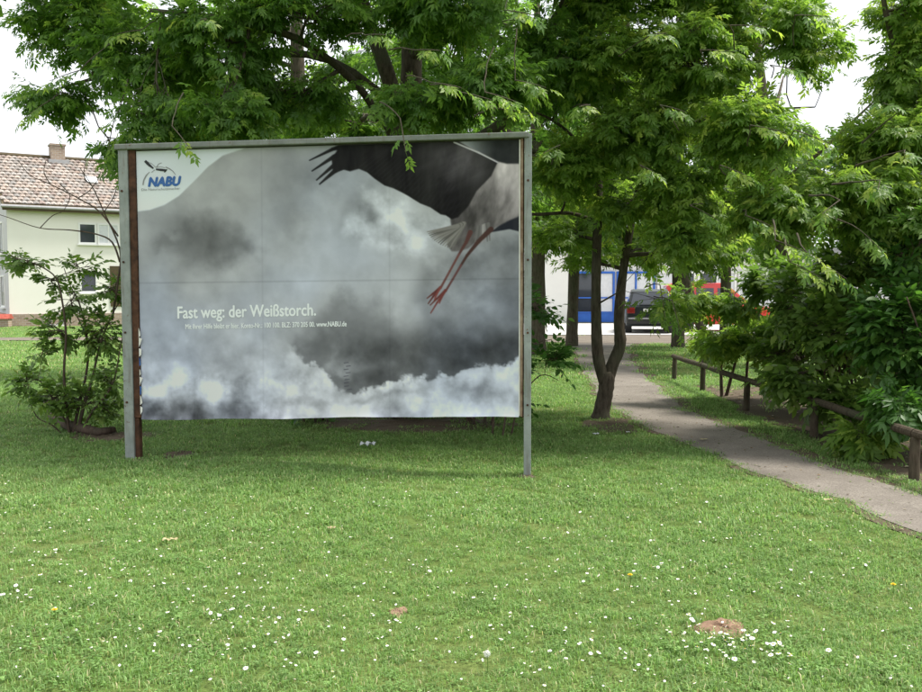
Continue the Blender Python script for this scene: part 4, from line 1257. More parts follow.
for (px, py, Y, d, n) in ((700, 50, 9.0, (0.7, -0.5, -0.1), 9), (730, 25, 9.0, (0.8, -0.4, -0.1), 9), (770, 65, 8.9, (0.6, -0.5, -0.2), 9), (750, 125, 8.8, (0.8, -0.4, -0.2), 9), (720, 165, 8.9, (0.6, -0.5, -0.3), 9), (795, 130, 8.9, (0.7, -0.3, -0.3), 9),
                          (660, 105, 9.2, (0.4, -0.6, -0.2), 9), (640, 165, 9.4, (0.2, -0.6, -0.2), 9), (690, 205, 9.3, (0.5, -0.4, -0.3), 9), (650, 35, 9.2, (0.2, -0.7, -0.1), 9), (590, 105, 9.4, (-0.3, -0.6, -0.1), 9), (560, 145, 9.4, (-0.4, -0.5, -0.2), 9), (795, 15, 9.2, (0.6, -0.4, -0.1), 9), (745, 215, 9.2, (0.6, -0.5, -0.3), 9), (660, 285, 9.9, (0.1, -0.3, -0.9), 7), (672, 300, 9.9, (0.2, -0.3, -0.9), 7)):
    e = at(px, py, Y)
    p_, q_ = T.nearest(e)
    p_ = e + (p_ - e).normalized() * min((p_ - e).length, 0.55)
    lk = curve(p_, e, 0.06, 5, T.rr)
    T.twigs.tube([a_ - T.base for a_ in lk], [0.007, 0.0065, 0.006, 0.0055, 0.005, 0.0045], 5, cap=False)
    hero_spray(T, e, d, n, 0.145, 0.34, 0.15)
T.finish(M['light_leaf'])

# --- T3..T5: trunks further back, crowns meet above
def back_tree(name, px, Y, rtrunk, label, seed, lobes, lean=0.0, leaf=0.27, m='ash_leaf', group='trees on the far side of the lawn'):
    x = at(px, 330, Y).x
    b = Vector((x, Y, gzf(x, Y)))
    T = Tree(name, b, label, 'tree', group, seed)
    T.limb([b + Vector((0, 0, -0.2)), b + Vector((0, 0, 0.4)), b + Vector((lean * 2, 0, 2)), b + Vector((lean * 4.5, 0.1, 4.5)), b + Vector((lean * 7, 0, 7)), b + Vector((lean * 8, 0.2, 9.3))], [rtrunk * 1.35, rtrunk * 1.05, rtrunk * .95, rtrunk * .8, rtrunk * .5, rtrunk * .2], 10)
    for k in range(4):
        z = 2.6 + 1.2 * k; a_ = 1.9 * k + seed
        p = b + Vector((lean * z, 0, z))
        T.limb([p, p + Vector((math.cos(a_) * .9, math.sin(a_) * .9, .6)), p + Vector((math.cos(a_) * 2.0, math.sin(a_) * 2.0, 1.5))], [rtrunk * .4, rtrunk * .28, rtrunk * .12], 7)
    for (dx, dy, z, rx, ry, rz, n) in lobes:
        T.blob(b + Vector((dx, dy, z)), (rx, ry, rz), n)
    T.finish(M[m], leaf=leaf, twig=0.5)
    return T
LOB = [(0, 0, 4.4, 2.6, 2.0, 1.5, 220), (-1.2, 0.6, 3.2, 1.5, 1.2, .7, 80), (1.3, .4, 3.3, 1.5, 1.2, .7, 80), (-1.6, 0, 5.6, 2.0, 2.0, 1.6, 130), (1.6, 0.3, 5.8, 2.0, 2.0, 1.6, 130), (0, 0, 8.0, 2.4, 2.4, 1.8, 150)]
back_tree('ash_tree', 536, 23.0, 0.24, 'thick trunked tree right beside the right billboard post, further back', 31, LOB)
back_tree('ash_tree', 572, 26.2, 0.16, 'straight trunked tree between the white house wall and the blue shop window', 32, LOB, 0.02)
back_tree('ash_tree', 678, 25.6, 0.17, 'straight trunked tree between the dark hatchback and the red van', 33, LOB, -0.01)
back_tree('ash_tree', 706, 20.5, 0.10, 'leaning leafy tree whose crown fills the gap behind the forked tree', 36, [(-1.6, 0, 4.0, 1.8, 1.2, 1.3, 170), (-1.0, 0, 5.6, 1.8, 1.4, 1.2, 110), (-2.6, 0, 5.6, 1.5, 1.3, 1.2, 90)], -0.25, 0.25)
back_tree('ash_tree', 725, 22.5, 0.13, 'leafy tree behind the young ash saplings and the far end of the rail', 37, [(0, 0, 3.6, 1.9, 1.2, 1.1, 170), (.4, 0, 5.2, 1.8, 1.3, 1.1, 110)], 0.0, 0.25)
back_tree('ash_tree', 300, 17.5, 0.2, 'tree hidden low down by the billboard, its leafy top showing behind the big ash', 34, [(0, 0, 4.4, 3.2, 1.6, 1.5, 260), (-1.6, 0, 6.0, 1.8, 1.6, 1.4, 120), (1.9, 0, 6.2, 2.2, 1.8, 1.6, 170), (2.6, .5, 4.2, 2.0, 1.4, 1.2, 130)])
back_tree('ash_tree', 800, 19.5, 0.15, 'leafy tree behind the fence shrubs on the right', 35, [(-0.6, 0, 3.2, 2.0, 1.4, 1.0, 130), (-1.4, 0, 4.3, 1.6, 1.4, 0.8, 80)], -0.15, 0.26, 'light_leaf')

# --- T6: light ash on the right, top right of the view
b6 = Vector((6.0, 11.3, gzf(6.0, 11.3)))
T = Tree('ash_tree', b6, 'bright green ash tree at the right edge, behind the shrubs', 'tree', None, 41)
T.limb([b6 + Vector((0, 0, -.2)), b6 + Vector((0.05, 0, 1.2)), b6 + Vector((0.2, 0, 2.8)), b6 + Vector((0.1, 0, 4.6)), b6 + Vector((0.2, 0, 6.5))], [0.12, 0.10, 0.085, 0.06, 0.02], 9)
T.limb([b6 + Vector((.1, 0, 2.0)), at(880, 170, 10.8), at(815, 183, 10.3), at(770, 190, 10.0)], [0.04, 0.032, 0.022, 0.01], 7)
T.limb([b6 + Vector((.15, 0, 3.0)), at(900, 60, 10.6), at(880, -20, 10.4)], [0.05, 0.04, 0.02], 7)
for c, rad, n in (
    (*bl(905, 65, 10.6, 34, 50, 0.6), 90),
    (*bl(905, 10, 10.6, 34, 36, 0.6), 60),
    (*bl(885, 140, 10.2, 48, 36, 0.7), 100),
    (*bl(930, 130, 10.2, 50, 60, 0.8), 110),
    (*bl(850, 185, 9.9, 70, 34, 0.7), 150),
    (*bl(790, 200, 10.0, 60, 32, 0.7), 110),
    (*bl(900, 215, 9.8, 60, 40, 0.7), 140),
    (*bl(960, 20, 11.0, 60, 60, 1.0), 90),
    (*bl(980, 160, 10.6, 60, 80, 1.2), 110),
    (*bl(940, -40, 11, 40, 36, 0.8), 30)):
    T.blob(c, rad, int(n * 2.3))
for (px, py, Y, d, n) in ((790, 262, 8.6, (0.5, -0.5, -0.3), 9), (812, 258, 8.5, (0.8, -0.4, -0.5), 9), (775, 240, 8.7, (0.7, -0.5, -0.3), 9), (840, 200, 8.7, (-0.6, -0.5, -0.3), 9), (880, 180, 8.8, (-0.3, -0.6, -0.2), 9), (860, 230, 8.7, (0.2, -0.6, -0.4), 9), (905, 150, 8.9, (-0.3, -0.6, -0.1), 9), (900, 110, 9.2, (-0.5, -0.4, 0.1), 9)):
    e = at(px, py, Y)
    p_, q_ = T.nearest(e)
    p_ = e + (p_ - e).normalized() * min((p_ - e).length, 0.55)
    lk = curve(p_, e, 0.06, 5, T.rr)
    T.twigs.tube([a_ - T.base for a_ in lk], [0.012, 0.011, 0.009, 0.008, 0.006, 0.005], 5, cap=False)
    hero_spray(T, e, d, n, 0.15, 0.34, 0.15)
T.finish(M['light_leaf'])

# --- shrubs beyond the rail
def shrub(name, b, label, seed, stems, lobes, m, T_=SIMPLE_T, leaf=0.09, per=9, twig=0.3, droop=0.15, cat='shrub', group=None, rad=0.02, bark='shrub_bark', paired=True, per_sub=10):
    b = Vector((b[0], b[1], gzf(b[0], b[1])))
    T = Tree(name, b, label, cat, group, seed, bark)
    for s in stems:
        pts = [b + Vector(q) for q in s]
        T.limb(pts, [rad * (1 - 0.7 * k / (len(pts) - 1)) for k in range(len(pts))], 7)
    for (c, r3, n) in lobes:
        T.blob(c, r3, int(n * 1.35), per_sub)
    T.finish(m, T_, per, twig, leaf, droop, paired)
    return T
def fan(n, h, spread, seed):
    r = random.Random(seed); out = []
    for k in range(n):
        a_ = 2 * math.pi * k / n + r.uniform(-.4, .4); s = spread * r.uniform(.5, 1.1)
        o0 = Vector((math.cos(a_) * .12, math.sin(a_) * .12, -0.1))
        out.append([o0, o0 + Vector((math.cos(a_) * s * .2, math.sin(a_) * s * .2, h * .35)), o0 + Vector((math.cos(a_) * s * .55, math.sin(a_) * s * .55, h * .7)), o0 + Vector((math.cos(a_) * s, math.sin(a_) * s, h))])
    return out
GS = 'shrubs behind the wooden rail'
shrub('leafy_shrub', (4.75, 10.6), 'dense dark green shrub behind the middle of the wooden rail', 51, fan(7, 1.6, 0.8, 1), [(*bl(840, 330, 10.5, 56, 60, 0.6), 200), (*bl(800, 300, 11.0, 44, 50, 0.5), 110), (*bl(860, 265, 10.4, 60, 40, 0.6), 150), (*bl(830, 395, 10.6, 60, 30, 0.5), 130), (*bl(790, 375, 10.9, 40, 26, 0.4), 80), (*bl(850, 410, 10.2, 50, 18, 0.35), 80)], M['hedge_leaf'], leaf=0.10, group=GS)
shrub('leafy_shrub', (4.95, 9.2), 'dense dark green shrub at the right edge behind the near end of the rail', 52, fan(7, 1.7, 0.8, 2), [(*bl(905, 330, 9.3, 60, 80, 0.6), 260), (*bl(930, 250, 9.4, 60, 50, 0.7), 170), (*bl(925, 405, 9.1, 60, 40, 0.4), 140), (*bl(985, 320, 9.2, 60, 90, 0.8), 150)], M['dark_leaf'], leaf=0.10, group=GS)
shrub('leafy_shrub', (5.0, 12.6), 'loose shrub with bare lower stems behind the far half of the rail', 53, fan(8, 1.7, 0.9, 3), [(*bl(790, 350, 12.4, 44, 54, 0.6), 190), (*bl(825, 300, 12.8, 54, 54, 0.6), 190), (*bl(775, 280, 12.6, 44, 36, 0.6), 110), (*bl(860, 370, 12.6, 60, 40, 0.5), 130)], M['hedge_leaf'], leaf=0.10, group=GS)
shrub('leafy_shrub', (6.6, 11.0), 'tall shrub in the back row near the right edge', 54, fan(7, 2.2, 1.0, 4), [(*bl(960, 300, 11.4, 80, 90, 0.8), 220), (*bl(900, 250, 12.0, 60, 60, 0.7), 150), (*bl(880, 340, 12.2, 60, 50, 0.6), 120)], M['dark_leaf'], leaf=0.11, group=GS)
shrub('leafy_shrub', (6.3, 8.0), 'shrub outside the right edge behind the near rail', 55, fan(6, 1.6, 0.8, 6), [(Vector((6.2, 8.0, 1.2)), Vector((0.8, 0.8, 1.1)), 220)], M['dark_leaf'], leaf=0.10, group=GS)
# low leafy growth at the foot of the shrubs
shrub('low_plant', (4.25, 9.35), 'low bright leafy seedling under the rail by the path edge', 56, fan(5, .35, 0.35, 7), [(*bl(866, 434, 9.1, 34, 14, 0.25), 34)], M['light_leaf'], T_=ASH_T, leaf=0.2, per=5, twig=0.15, rad=0.008, cat='plant')
shrub('low_plant', (4.75, 8.4), 'leafy seedling beside the nearest rail post', 57, fan(5, .5, 0.3, 8), [(*bl(900, 405, 8.7, 34, 22, 0.3), 34)], M['dark_leaf'], T_=ASH_T, leaf=0.2, per=5, twig=0.15, rad=0.008, cat='plant')
# young ash saplings by the far end of the rail
shrub('ash_sapling', (4.12, 14.1), 'light green young ash with thin stems leaning over the far rail', 58,
      [[(-.1, 0, -.1), (-.12, 0, .5), (-.1, -.1, 1.1), (-.16, -.2, 1.7)], [(0.3, .1, -.1), (.28, 0, .5), (.32, -.1, 1.1), (.3, -.2, 1.9)], [(-.0, .2, -.1), (.06, 0, .4), (.16, -.1, .9), (.2, -.2, 1.5)]],
      [(*bl(722, 338, 13.6, 38, 20, 0.5), 90), (*bl(692, 298, 13.4, 30, 20, 0.4), 44), (*bl(735, 305, 13.3, 26, 16, 0.4), 32), (*bl(752, 342, 13.6, 30, 22, 0.4), 60), (*bl(785, 285, 13.4, 30, 26, 0.4), 50), (*bl(790, 330, 13.6, 30, 30, 0.4), 60)], M['light_leaf'], T_=ASH_T, leaf=0.165, per=7, twig=0.25, droop=0.2, cat='sapling', rad=0.03)
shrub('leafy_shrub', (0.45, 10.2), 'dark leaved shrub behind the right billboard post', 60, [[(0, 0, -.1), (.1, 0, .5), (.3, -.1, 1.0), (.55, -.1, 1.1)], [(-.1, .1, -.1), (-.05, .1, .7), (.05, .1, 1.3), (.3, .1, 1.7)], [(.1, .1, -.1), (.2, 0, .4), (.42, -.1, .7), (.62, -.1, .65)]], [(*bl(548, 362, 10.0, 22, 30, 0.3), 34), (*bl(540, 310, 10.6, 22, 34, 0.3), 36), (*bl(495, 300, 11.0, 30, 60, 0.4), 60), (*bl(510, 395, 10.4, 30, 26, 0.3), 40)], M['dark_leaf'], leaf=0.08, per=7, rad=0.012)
for k, (px, Y) in enumerate(((480, 11.2), (400, 11.6), (310, 11.3))):
    p = at(px, 400, Y)
    nm = ('nearest the right post', 'below the middle of the board', 'left of the middle')[k]
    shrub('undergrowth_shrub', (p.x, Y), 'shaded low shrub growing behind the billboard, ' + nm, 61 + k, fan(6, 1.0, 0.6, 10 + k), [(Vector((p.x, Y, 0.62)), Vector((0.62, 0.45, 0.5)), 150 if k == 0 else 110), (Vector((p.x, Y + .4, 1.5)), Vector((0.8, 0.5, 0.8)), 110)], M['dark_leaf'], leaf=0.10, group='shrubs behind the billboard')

# --- the sparse shrub at the left of the board
bS = ground(72, 434)
T = Tree('sparse_shrub', bS, 'sparse twiggy shrub with small pale leaves left of the billboard', 'shrub', None, 71, 'shrub_bark')
YS = bS.y
stems = [
    [(76, 432), (84, 405), (92, 380), (100, 345), (112, 315), (121, 300)],
    [(72, 433), (80, 400), (86, 375), (88, 345), (78, 318), (68, 305)],
    [(70, 433), (66, 405), (64, 370), (66, 335), (62, 300), (56, 278), (40, 266), (18, 258), (0, 252)],
    [(72, 433), (60, 410), (48, 392), (38, 380), (26, 384), (18, 398)],
    [(88, 345), (84, 320), (78, 300), (70, 285), (64, 268)],
    [(112, 320), (118, 280), (120, 250), (104, 212), (92, 186), (80, 168)],
    [(120, 262), (112, 242), (96, 234), (70, 230), (40, 228), (10, 218), (-8, 212)],
    [(118, 236), (100, 212), (78, 198), (50, 184), (30, 175), (18, 160)],
    [(78, 425), (92, 412), (104, 398), (114, 380), (120, 350), (126, 318)],
    [(66, 430), (52, 425), (38, 418), (30, 402), (22, 378)],
    [(78, 432), (96, 420), (110, 415), (122, 400)]]
for k, s in enumerate(stems):
    pts = [at(x, y, YS + 0.25 * math.sin(k * 2.1) * (0 if i_ == 0 else min(1, i_ / 3))) for i_, (x, y) in enumerate(s)]
    if s[0][1] > 420: pts[0].z = bS.z - 0.05
    r0 = (0.022, 0.02, 0.017, 0.012, 0.014, 0.014, 0.012, 0.011, 0.017, 0.01, 0.01)[k]
    T.limb(pts, [max(0.004, r0 * (1 - 0.8 * i_ / (len(pts) - 1))) for i_ in range(len(pts))], 6)
for (x, y, rx, ry, n) in ((100, 330, 24, 34, 44), (112, 380, 16, 30, 30), (70, 300, 22, 20, 26), (60, 330, 22, 22, 22), (30, 262, 28, 12, 24), (48, 280, 16, 10, 12), (30, 385, 14, 22, 20), (60, 395, 30, 26, 40), (85, 405, 26, 22, 36), (80, 268, 20, 16, 14), (112, 290, 16, 20, 20), (45, 350, 20, 14, 10), (108, 408, 14, 16, 16)):
    T.blob(*bl(x, y, YS, rx, ry, 0.28, 0.1), int(n * 2.1), per_sub=4)
for s in ([(60, 184), (70, 196), (64, 210)], [(78, 198), (90, 190), (100, 176)], [(40, 228), (52, 216), (62, 212)], [(92, 186), (84, 176), (86, 160)], [(50, 184), (44, 172), (46, 160)], [(104, 212), (114, 196), (118, 180)]):
    T.limb([at(x, y, YS + .05) for x, y in s], [0.006, 0.005, 0.003], 4)
T.finish(M['hedge_leaf'], SIMPLE_T, per=7, twig=0.2, leaf=0.065, droop=0.1)
# dead log at its foot
mb = MB()
lg = [ground(38, 412) + Vector((0, 0.25, 0.10)), ground(50, 424) + Vector((0, 0.1, 0.06)), ground(70, 432) + Vector((0, 0, 0.07)), ground(100, 437) + Vector((0, 0, 0.05)), ground(114, 434) + Vector((0, 0, 0.05))]
lo = lg[2].copy()
mb.tube([p - lo for p in lg], [0.04, 0.05, 0.06, 0.05, 0.035], 10)
tag(mb.build('dead_log', M['shrub_bark'], smooth=True, loc=lo), 'dead grey-brown branch lying at the foot of the sparse shrub', 'log')

# --- far trees across the street and beyond
for k, (X, Y, h, w) in enumerate(((-7, 60, 9, 5), (1.5, 58, 11, 5.5), (9, 62, 12, 6), (17, 57, 11, 6), (26, 60, 12, 7), (36, 58, 11, 7), (22, 38, 7, 4), (30, 30, 8, 4.5))):
    b = Vector((X, Y, 0))
    T = Tree('broadleaf_tree', b, 'distant broadleaf tree behind the ' + ('cream house end', 'white house', 'blue fronted shop', 'red van and shop', 'shrubs at the right', 'right edge of the shrubs', 'parked red van on the right', 'rail shrubs, nearest of the far trees')[k], 'tree', 'far trees beyond the street', 100 + k)
    T.limb([b + Vector((0, 0, -.3)), b + Vector((0, 0, h * .3)), b + Vector((.2, 0, h * .7)), b + Vector((0, 0, h * .95))], [0.3, 0.25, 0.16, 0.05], 8)
    for q in range(6):
        a_ = 1.05 * q
        T.blob(b + Vector((math.cos(a_) * w * .45, math.sin(a_) * w * .4, h * (.45 + .09 * q))), (w * .55, w * .5, h * .2), 60, per_sub=6)
    T.finish(M['far_leaf'], CLUMP_T, per=6, twig=1.0, leaf=0.75, droop=0.15, paired=False)

# ================================================================== WOODEN KNEE RAIL
fposts = [(3.98, 8.0), (4.0, 10.35), (3.98, 12.75), (3.93, 14.9), (3.98, 17.1)]
fe_ = empty('rail_fence', (fposts[0][0], fposts[0][1], gzf(*fposts[0])))
tag(fe_, 'low weathered round timber rail fence running along the right side of the path', 'fence')
def fpt(x, y, z): return Vector((x, y, z)) - fe_.location
hts = [0.42, 0.43, 0.43, 0.42, 0.44]
for (x, y), h in zip(fposts, hts):
    z = gzf(x, y)
    mb = MB(); mb.tube([fpt(x, y, z - 0.2), fpt(x, y, z + h * .5), fpt(x + 0.005, y, z + h - 0.035)], [0.047, 0.045, 0.043], 12)
    mb.build('post', M['wood'], fe_, smooth=False)
ex = [(4.02, 5.4)] + fposts
hh = [0.42] + hts
for k in range(len(ex) - 1):
    (x0, y0), (x1, y1) = ex[k], ex[k + 1]
    z0, z1 = gzf(x0, y0) + hh[k], gzf(x1, y1) + hh[k + 1]
    y0e, y1e = y0 + 0.01, y1 - 0.01 + (0.13 if k == len(ex) - 2 else 0)
    mb = MB(); mb.tube([fpt(x0, y0e, z0), fpt((x0 + x1) / 2 + .01, (y0e + y1e) / 2, (z0 + z1) / 2 - 0.012), fpt(x1, y1e, z1)], [0.041, 0.043, 0.04], 12)
    mb.build('rail', M['wood'], fe_, smooth=False)
mb = MB(); x, y = 4.02, 5.4; z = gzf(x, y); mb.tube([fpt(x, y, z - .2), fpt(x, y, z + .39)], [0.047, 0.043], 12); mb.build('post', M['wood'], fe_)

# ================================================================== CREAM HOUSE
HA = R(32)
hc = at(10, 327, 40.0)
house = empty('cream_house', (hc.x, hc.y, 0.0), HA)
tag(house, 'two storey cream rendered house with a brown tiled roof at the left', 'house')
HL, HD, HE = 11.5, 9.0, 5.36
PIT = R(30)
HR = HE + HD / 2 * math.tan(PIT)
PLI = 0.55
mb = MB()
# long walls and the far gable
mb.add([(0, 0, PLI), (HL, 0, PLI), (HL, 0, HE), (0, 0, HE), (0, HD, PLI), (HL, HD, PLI), (HL, HD, HE), (0, HD, HE), (HL, HD / 2, HR)],
       [(0, 1, 2, 3), (5, 4, 7, 6), (1, 5, 6, 8, 2)])
mb.build('wall', M['plaster'], house)
mb = MB(); mb.add([(0, 0, PLI), (0, 0, HE), (0, HD / 2, HR), (0, HD, HE), (0, HD, PLI)], [(0, 1, 2, 3, 4)])
mb.build('gable_wall', M['shaded_plaster'], house)
mb = MB(); mb.b(-0.05, HL + 0.05, -0.05, HD + 0.05, -0.6, PLI)
mb.build('plinth', M['brick'], house)
mb = MB()
t_ = 0.16
ov = 0.35
def roofpt(s, x, d): # d metres down from the ridge along the plan
    y = HD / 2 - s * d
    return (x, y, HR - d * math.tan(PIT) + 0.03)
for s in (1, -1):
    q = [roofpt(s, -0.2, 0), roofpt(s, HL + 0.2, 0), roofpt(s, HL + 0.2, HD / 2 + ov), roofpt(s, -0.2, HD / 2 + ov)]
    q2 = [(x, y, z - t_) for x, y, z in q]
    mb.add(q + q2, [(0, 1, 2, 3), (7, 6, 5, 4), (0, 4, 5, 1), (1, 5, 6, 2), (2, 6, 7, 3), (3, 7, 4, 0)])
roof = mb.build('roof', M['dark_wood'], house)
# tiles: real pieces in courses, joined
tv = []; tf = []; tcol = []
slope = (HD / 2 + ov) / math.cos(PIT)
nrow = int(slope / 0.33); ncol = int((HL + 0.4) / 0.235)
rt = np.random.default_rng(9)
for s in (1, -1):
    dvec = Vector((0, -s * math.cos(PIT), -math.sin(PIT))); nvec = Vector((0, -s * math.sin(PIT), math.cos(PIT))); xv = Vector((1, 0, 0))
    o0 = Vector((-0.2, HD / 2, HR + 0.035))
    for r_ in range(nrow):
        for c_ in range(ncol):
            p = o0 + dvec * (r_ * 0.33) + xv * (c_ * 0.235 + (0.11 if r_ % 2 else 0))
            w = 0.222; l = 0.37; j = rt.normal(0, 0.004)
            o = len(tv)
            for (uu, vv2, hh2) in ((0, 0, .0), (w, 0, .0), (w, l, .045), (0, l, .045), (w / 2, 0, .03), (w / 2, l, .085), (0, l, 0.005), (w, l, 0.005)):
                tv.append(tuple(p + xv * uu + dvec * vv2 + nvec * (hh2 + j)))
            tf += [(o, o + 4, o + 5, o + 3), (o + 4, o + 1, o + 2, o + 5), (o + 3, o + 5, o + 2, o + 7), (o + 3, o + 7, o + 6, o + 6)]
            b_ = rt.uniform(0.75, 1.25); h_ = rt.uniform(-0.03, 0.03)
            cc = (0.335 * b_ + h_, 0.29 * b_, 0.26 * b_ - h_ * .5, 1)
            if rt.uniform() < 0.1: cc = (0.25 * b_, 0.20 * b_, 0.18 * b_, 1)
            tcol += [cc] * 8
tf = [f if f[2] != f[3] else f[:3] for f in tf]
me = bpy.data.meshes.new('roof_tiles'); me.from_pydata(tv, [], tf); me.materials.append(M['tile'])
ca = me.attributes.new('tint', 'FLOAT_COLOR', 'POINT'); ca.data.foreach_set('color', np.array(tcol, np.float32).ravel())
ro = link('roof_tiles', me, roof); ro['kind'] = 'stuff'
mb = MB(); mb.tube([(-0.22, HD / 2, HR + 0.05), (HL / 2, HD / 2, HR + 0.06), (HL + 0.22, HD / 2, HR + 0.05)], 0.11, 8); mb.build('ridge_tiles', M['dark_wood'], roof)
mb = MB(); mb.tube([(-0.25, -ov - 0.02, HE - 0.16), (HL + 0.25, -ov - 0.02, HE - 0.16)], 0.07, 8); mb.build('gutter', M['grey_trim'], roof)
mb = MB()
cxh = 2.75
mb.b(cxh - .32, cxh + .32, HD / 2 - 0.35, HD / 2 + .3, HR - .7, HR + .62); mb.b(cxh - .37, cxh + .37, HD / 2 - .4, HD / 2 + .35, HR + .62, HR + .7)
mb.build('chimney', M['brick'], roof)
mb = MB(); mb.b(cxh - .45, cxh + .45, HD / 2 - .62, HD / 2 - .36, HR - .32, HR - .08); mb.build('chimney_flashing', M['grey_trim'], roof)
def skylight(x, d):
    p = Vector(roofpt(1, x, d)) + Vector((0, -.06, .1))
    mb = MB(); mb.box(p, (0.5, 0.62, 0.06), Matrix.Rotation(PIT, 3, 'X')); mb.build('skylight', M['head_light'], roof)
skylight(3.9, 2.2); skylight(6.9, 1.7)
def window(parent, x, z, w, h, y=0.0, axis='x', flip=-1, cols=1, blind=False, frame_m='white_paint'):
    """frame proud of the wall, pane set back inside it"""
    def bxs(mb, a0, a1, d0, d1, z0, z1):
        if axis == 'x': mb.b(a0, a1, min(y + flip * d0, y + flip * d1), max(y + flip * d0, y + flip * d1), z0, z1)
        else: mb.b(min(y + flip * d0, y + flip * d1), max(y + flip * d0, y + flip * d1), a0, a1, z0, z1)
    fr = MB(); f = 0.075
    bxs(fr, x - w / 2 - f, x - w / 2, -.02, .05, z - f, z + h + f); bxs(fr, x + w / 2, x + w / 2 + f, -.02, .05, z - f, z + h + f)
    bxs(fr, x - w / 2, x + w / 2, -.02, .05, z - f, z); bxs(fr, x - w / 2, x + w / 2, -.02, .05, z + h, z + h + f)
    for k in range(1, cols):
        xm = x - w / 2 + w * k / cols; bxs(fr, xm - .025, xm + .025, -.015, .04, z, z + h)
    wdw = fr.build('window', M[frame_m], parent)
    p = MB(); bxs(p, x - w / 2, x + w / 2, .008, .018, z, z + h); p.build('pane', M['head_light'] if blind else M['glass'], wdw)
    s = MB(); bxs(s, x - w / 2 - .13, x + w / 2 + .13, 0, .12, z - f - .06, z - f - 0.002); s.build('sill', M['white_paint'], wdw)
def hx(px):
    # distance along the long wall seen at this pixel column
    d = ray(px, 260); ax = Vector((math.cos(HA), math.sin(HA)))
    # hc + t*ax on the ray through px
    k = d.x / d.y
    return (k * hc.y - hc.x) / (ax.x - k * ax.y)
window(house, hx(88), 3.75, 0.62, 0.8)
window(house, hx(109), 3.75, 0.8, 0.8, cols=2, blind=True)
window(house, hx(88), 1.55, 0.6, 0.78)
window(house, hx(108) + 2.6, 3.6, 1.0, 1.1, cols=2)
window(house, hx(51), -0.02 + .12, 0.8, 0.3)
mb = MB(); xd = hx(113); mb.b(xd - .15, xd + .6, -0.04, 0.02, PLI + .3, 2.7); dr = mb.build('door', M['dark_wood'], house)
mb = MB(); mb.tube([(xd + .45, -0.09, 1.9), (xd + .45, -0.09, 2.05)], .02, 6); mb.build('handle', M['grey_trim'], dr)
window(house, 2.2, 3.3, 1.3, 1.3, 0.0, 'y', -1, 2); window(house, 2.2, 0.9, 1.3, 1.3, 0.0, 'y', -1, 2)
window(house, 6.2, 3.3, 1.3, 1.3, 0.0, 'y', -1, 2)
# red tiled low wall in front of the gable
mb = MB(); pw = at(2, 326, 39.3)
mb.b(-2.6, 0.35, -.16, .16, 0, .38)
lw = mb.build('garden_wall', M['brick']); lw.location = (pw.x, pw.y, 0)
mb = MB(); mb.prism([(-.26, .38), (.26, .38), (.05, .58), (-.05, .58)], -2.65, .4, 'x'); mb.build('coping', M['red_clay'], lw)
tag(lw, 'low garden wall with sloping red clay coping beside the cream house', 'wall')

# ================================================================== WHITE HOUSE AND BLUE SHOP
wh = empty('white_house', (-0.7, 44.6, 0))
tag(wh, 'bright white rendered house wall seen between tree trunks right of the billboard', 'house')
mb = MB(); mb.b(0, 5.9, 0, 7, -0.3, 5.2); mb.prism([(0, 5.2), (5.9, 5.2), (2.95, 7.3)], 0.0, 7.0, 'y'); mb.build('wall', M['white_plaster'], wh)
mb = MB()
for s in (1, -1):
    e0 = 2.95 + s * 3.35
    mb.add([(2.95, -.3, 7.36), (2.95, 7.3, 7.36), (e0, 7.3, 5.0), (e0, -.3, 5.0), (2.95, -.3, 7.5), (2.95, 7.3, 7.5), (e0, 7.3, 5.14), (e0, -.3, 5.14)], [(0, 1, 2, 3), (7, 6, 5, 4), (0, 3, 7, 4), (1, 5, 6, 2), (3, 2, 6, 7)])
mb.build('roof', M['red_clay'], wh)
window(wh, 1.3, 1.0, 1.0, 1.3, 0.0, 'x', -1, 2); window(wh, 1.3, 3.4, 1.0, 1.2, 0.0, 'x', -1, 2); window(wh, 4.4, 3.4, 1.0, 1.2, 0.0, 'x', -1, 2)
sh_ = empty('blue_shop', (5.25, 44.2, 0))
tag(sh_, 'low white shop front with bright blue framed windows behind the parked cars', 'shop')
mb = MB(); mb.b(0, 16, 0.3, 8, -.3, 3.3); mb.build('wall', M['white_plaster'], sh_)
mb = MB(); mb.b(-.2, 16.2, -.35, 8.2, 3.3, 3.6); mb.build('roof', M['grey_trim'], sh_)
for k in range(8):
    x0 = 0.3 + k * 1.95
    mb = MB(); mb.b(x0, x0 + 1.85, 0.20, .28, 0.06, 0.5); mb.build('kick_panel', M['blue_paint'] if k < 1 else M['white_plaster'], sh_)
    mb = MB()
    mb.b(x0, x0 + .09, .16, .29, .5, 2.5); mb.b(x0 + 1.76, x0 + 1.85, .16, .29, .5, 2.5); mb.b(x0 + .09, x0 + 1.76, .16, .29, 2.4, 2.5); mb.b(x0 + .09, x0 + 1.76, .17, .285, .502, .56); mb.b(x0 + .89, x0 + .96, .17, .285, .56, 2.4); mb.b(x0 + .09, x0 + 1.76, .18, .28, 1.2, 1.26)
    w_ = mb.build('shop_window', M['blue_paint'] if k < 2 else M['white_paint'], sh_)
    for a_ in (0, 1):
        mb = MB(); mb.b(x0 + (.1 if a_ == 0 else .97), x0 + (.88 if a_ == 0 else 1.75), .235, .25, .57, 2.39); mb.build('pane', M['head_light'] if (k + a_) % 3 else M['glass'], w_)

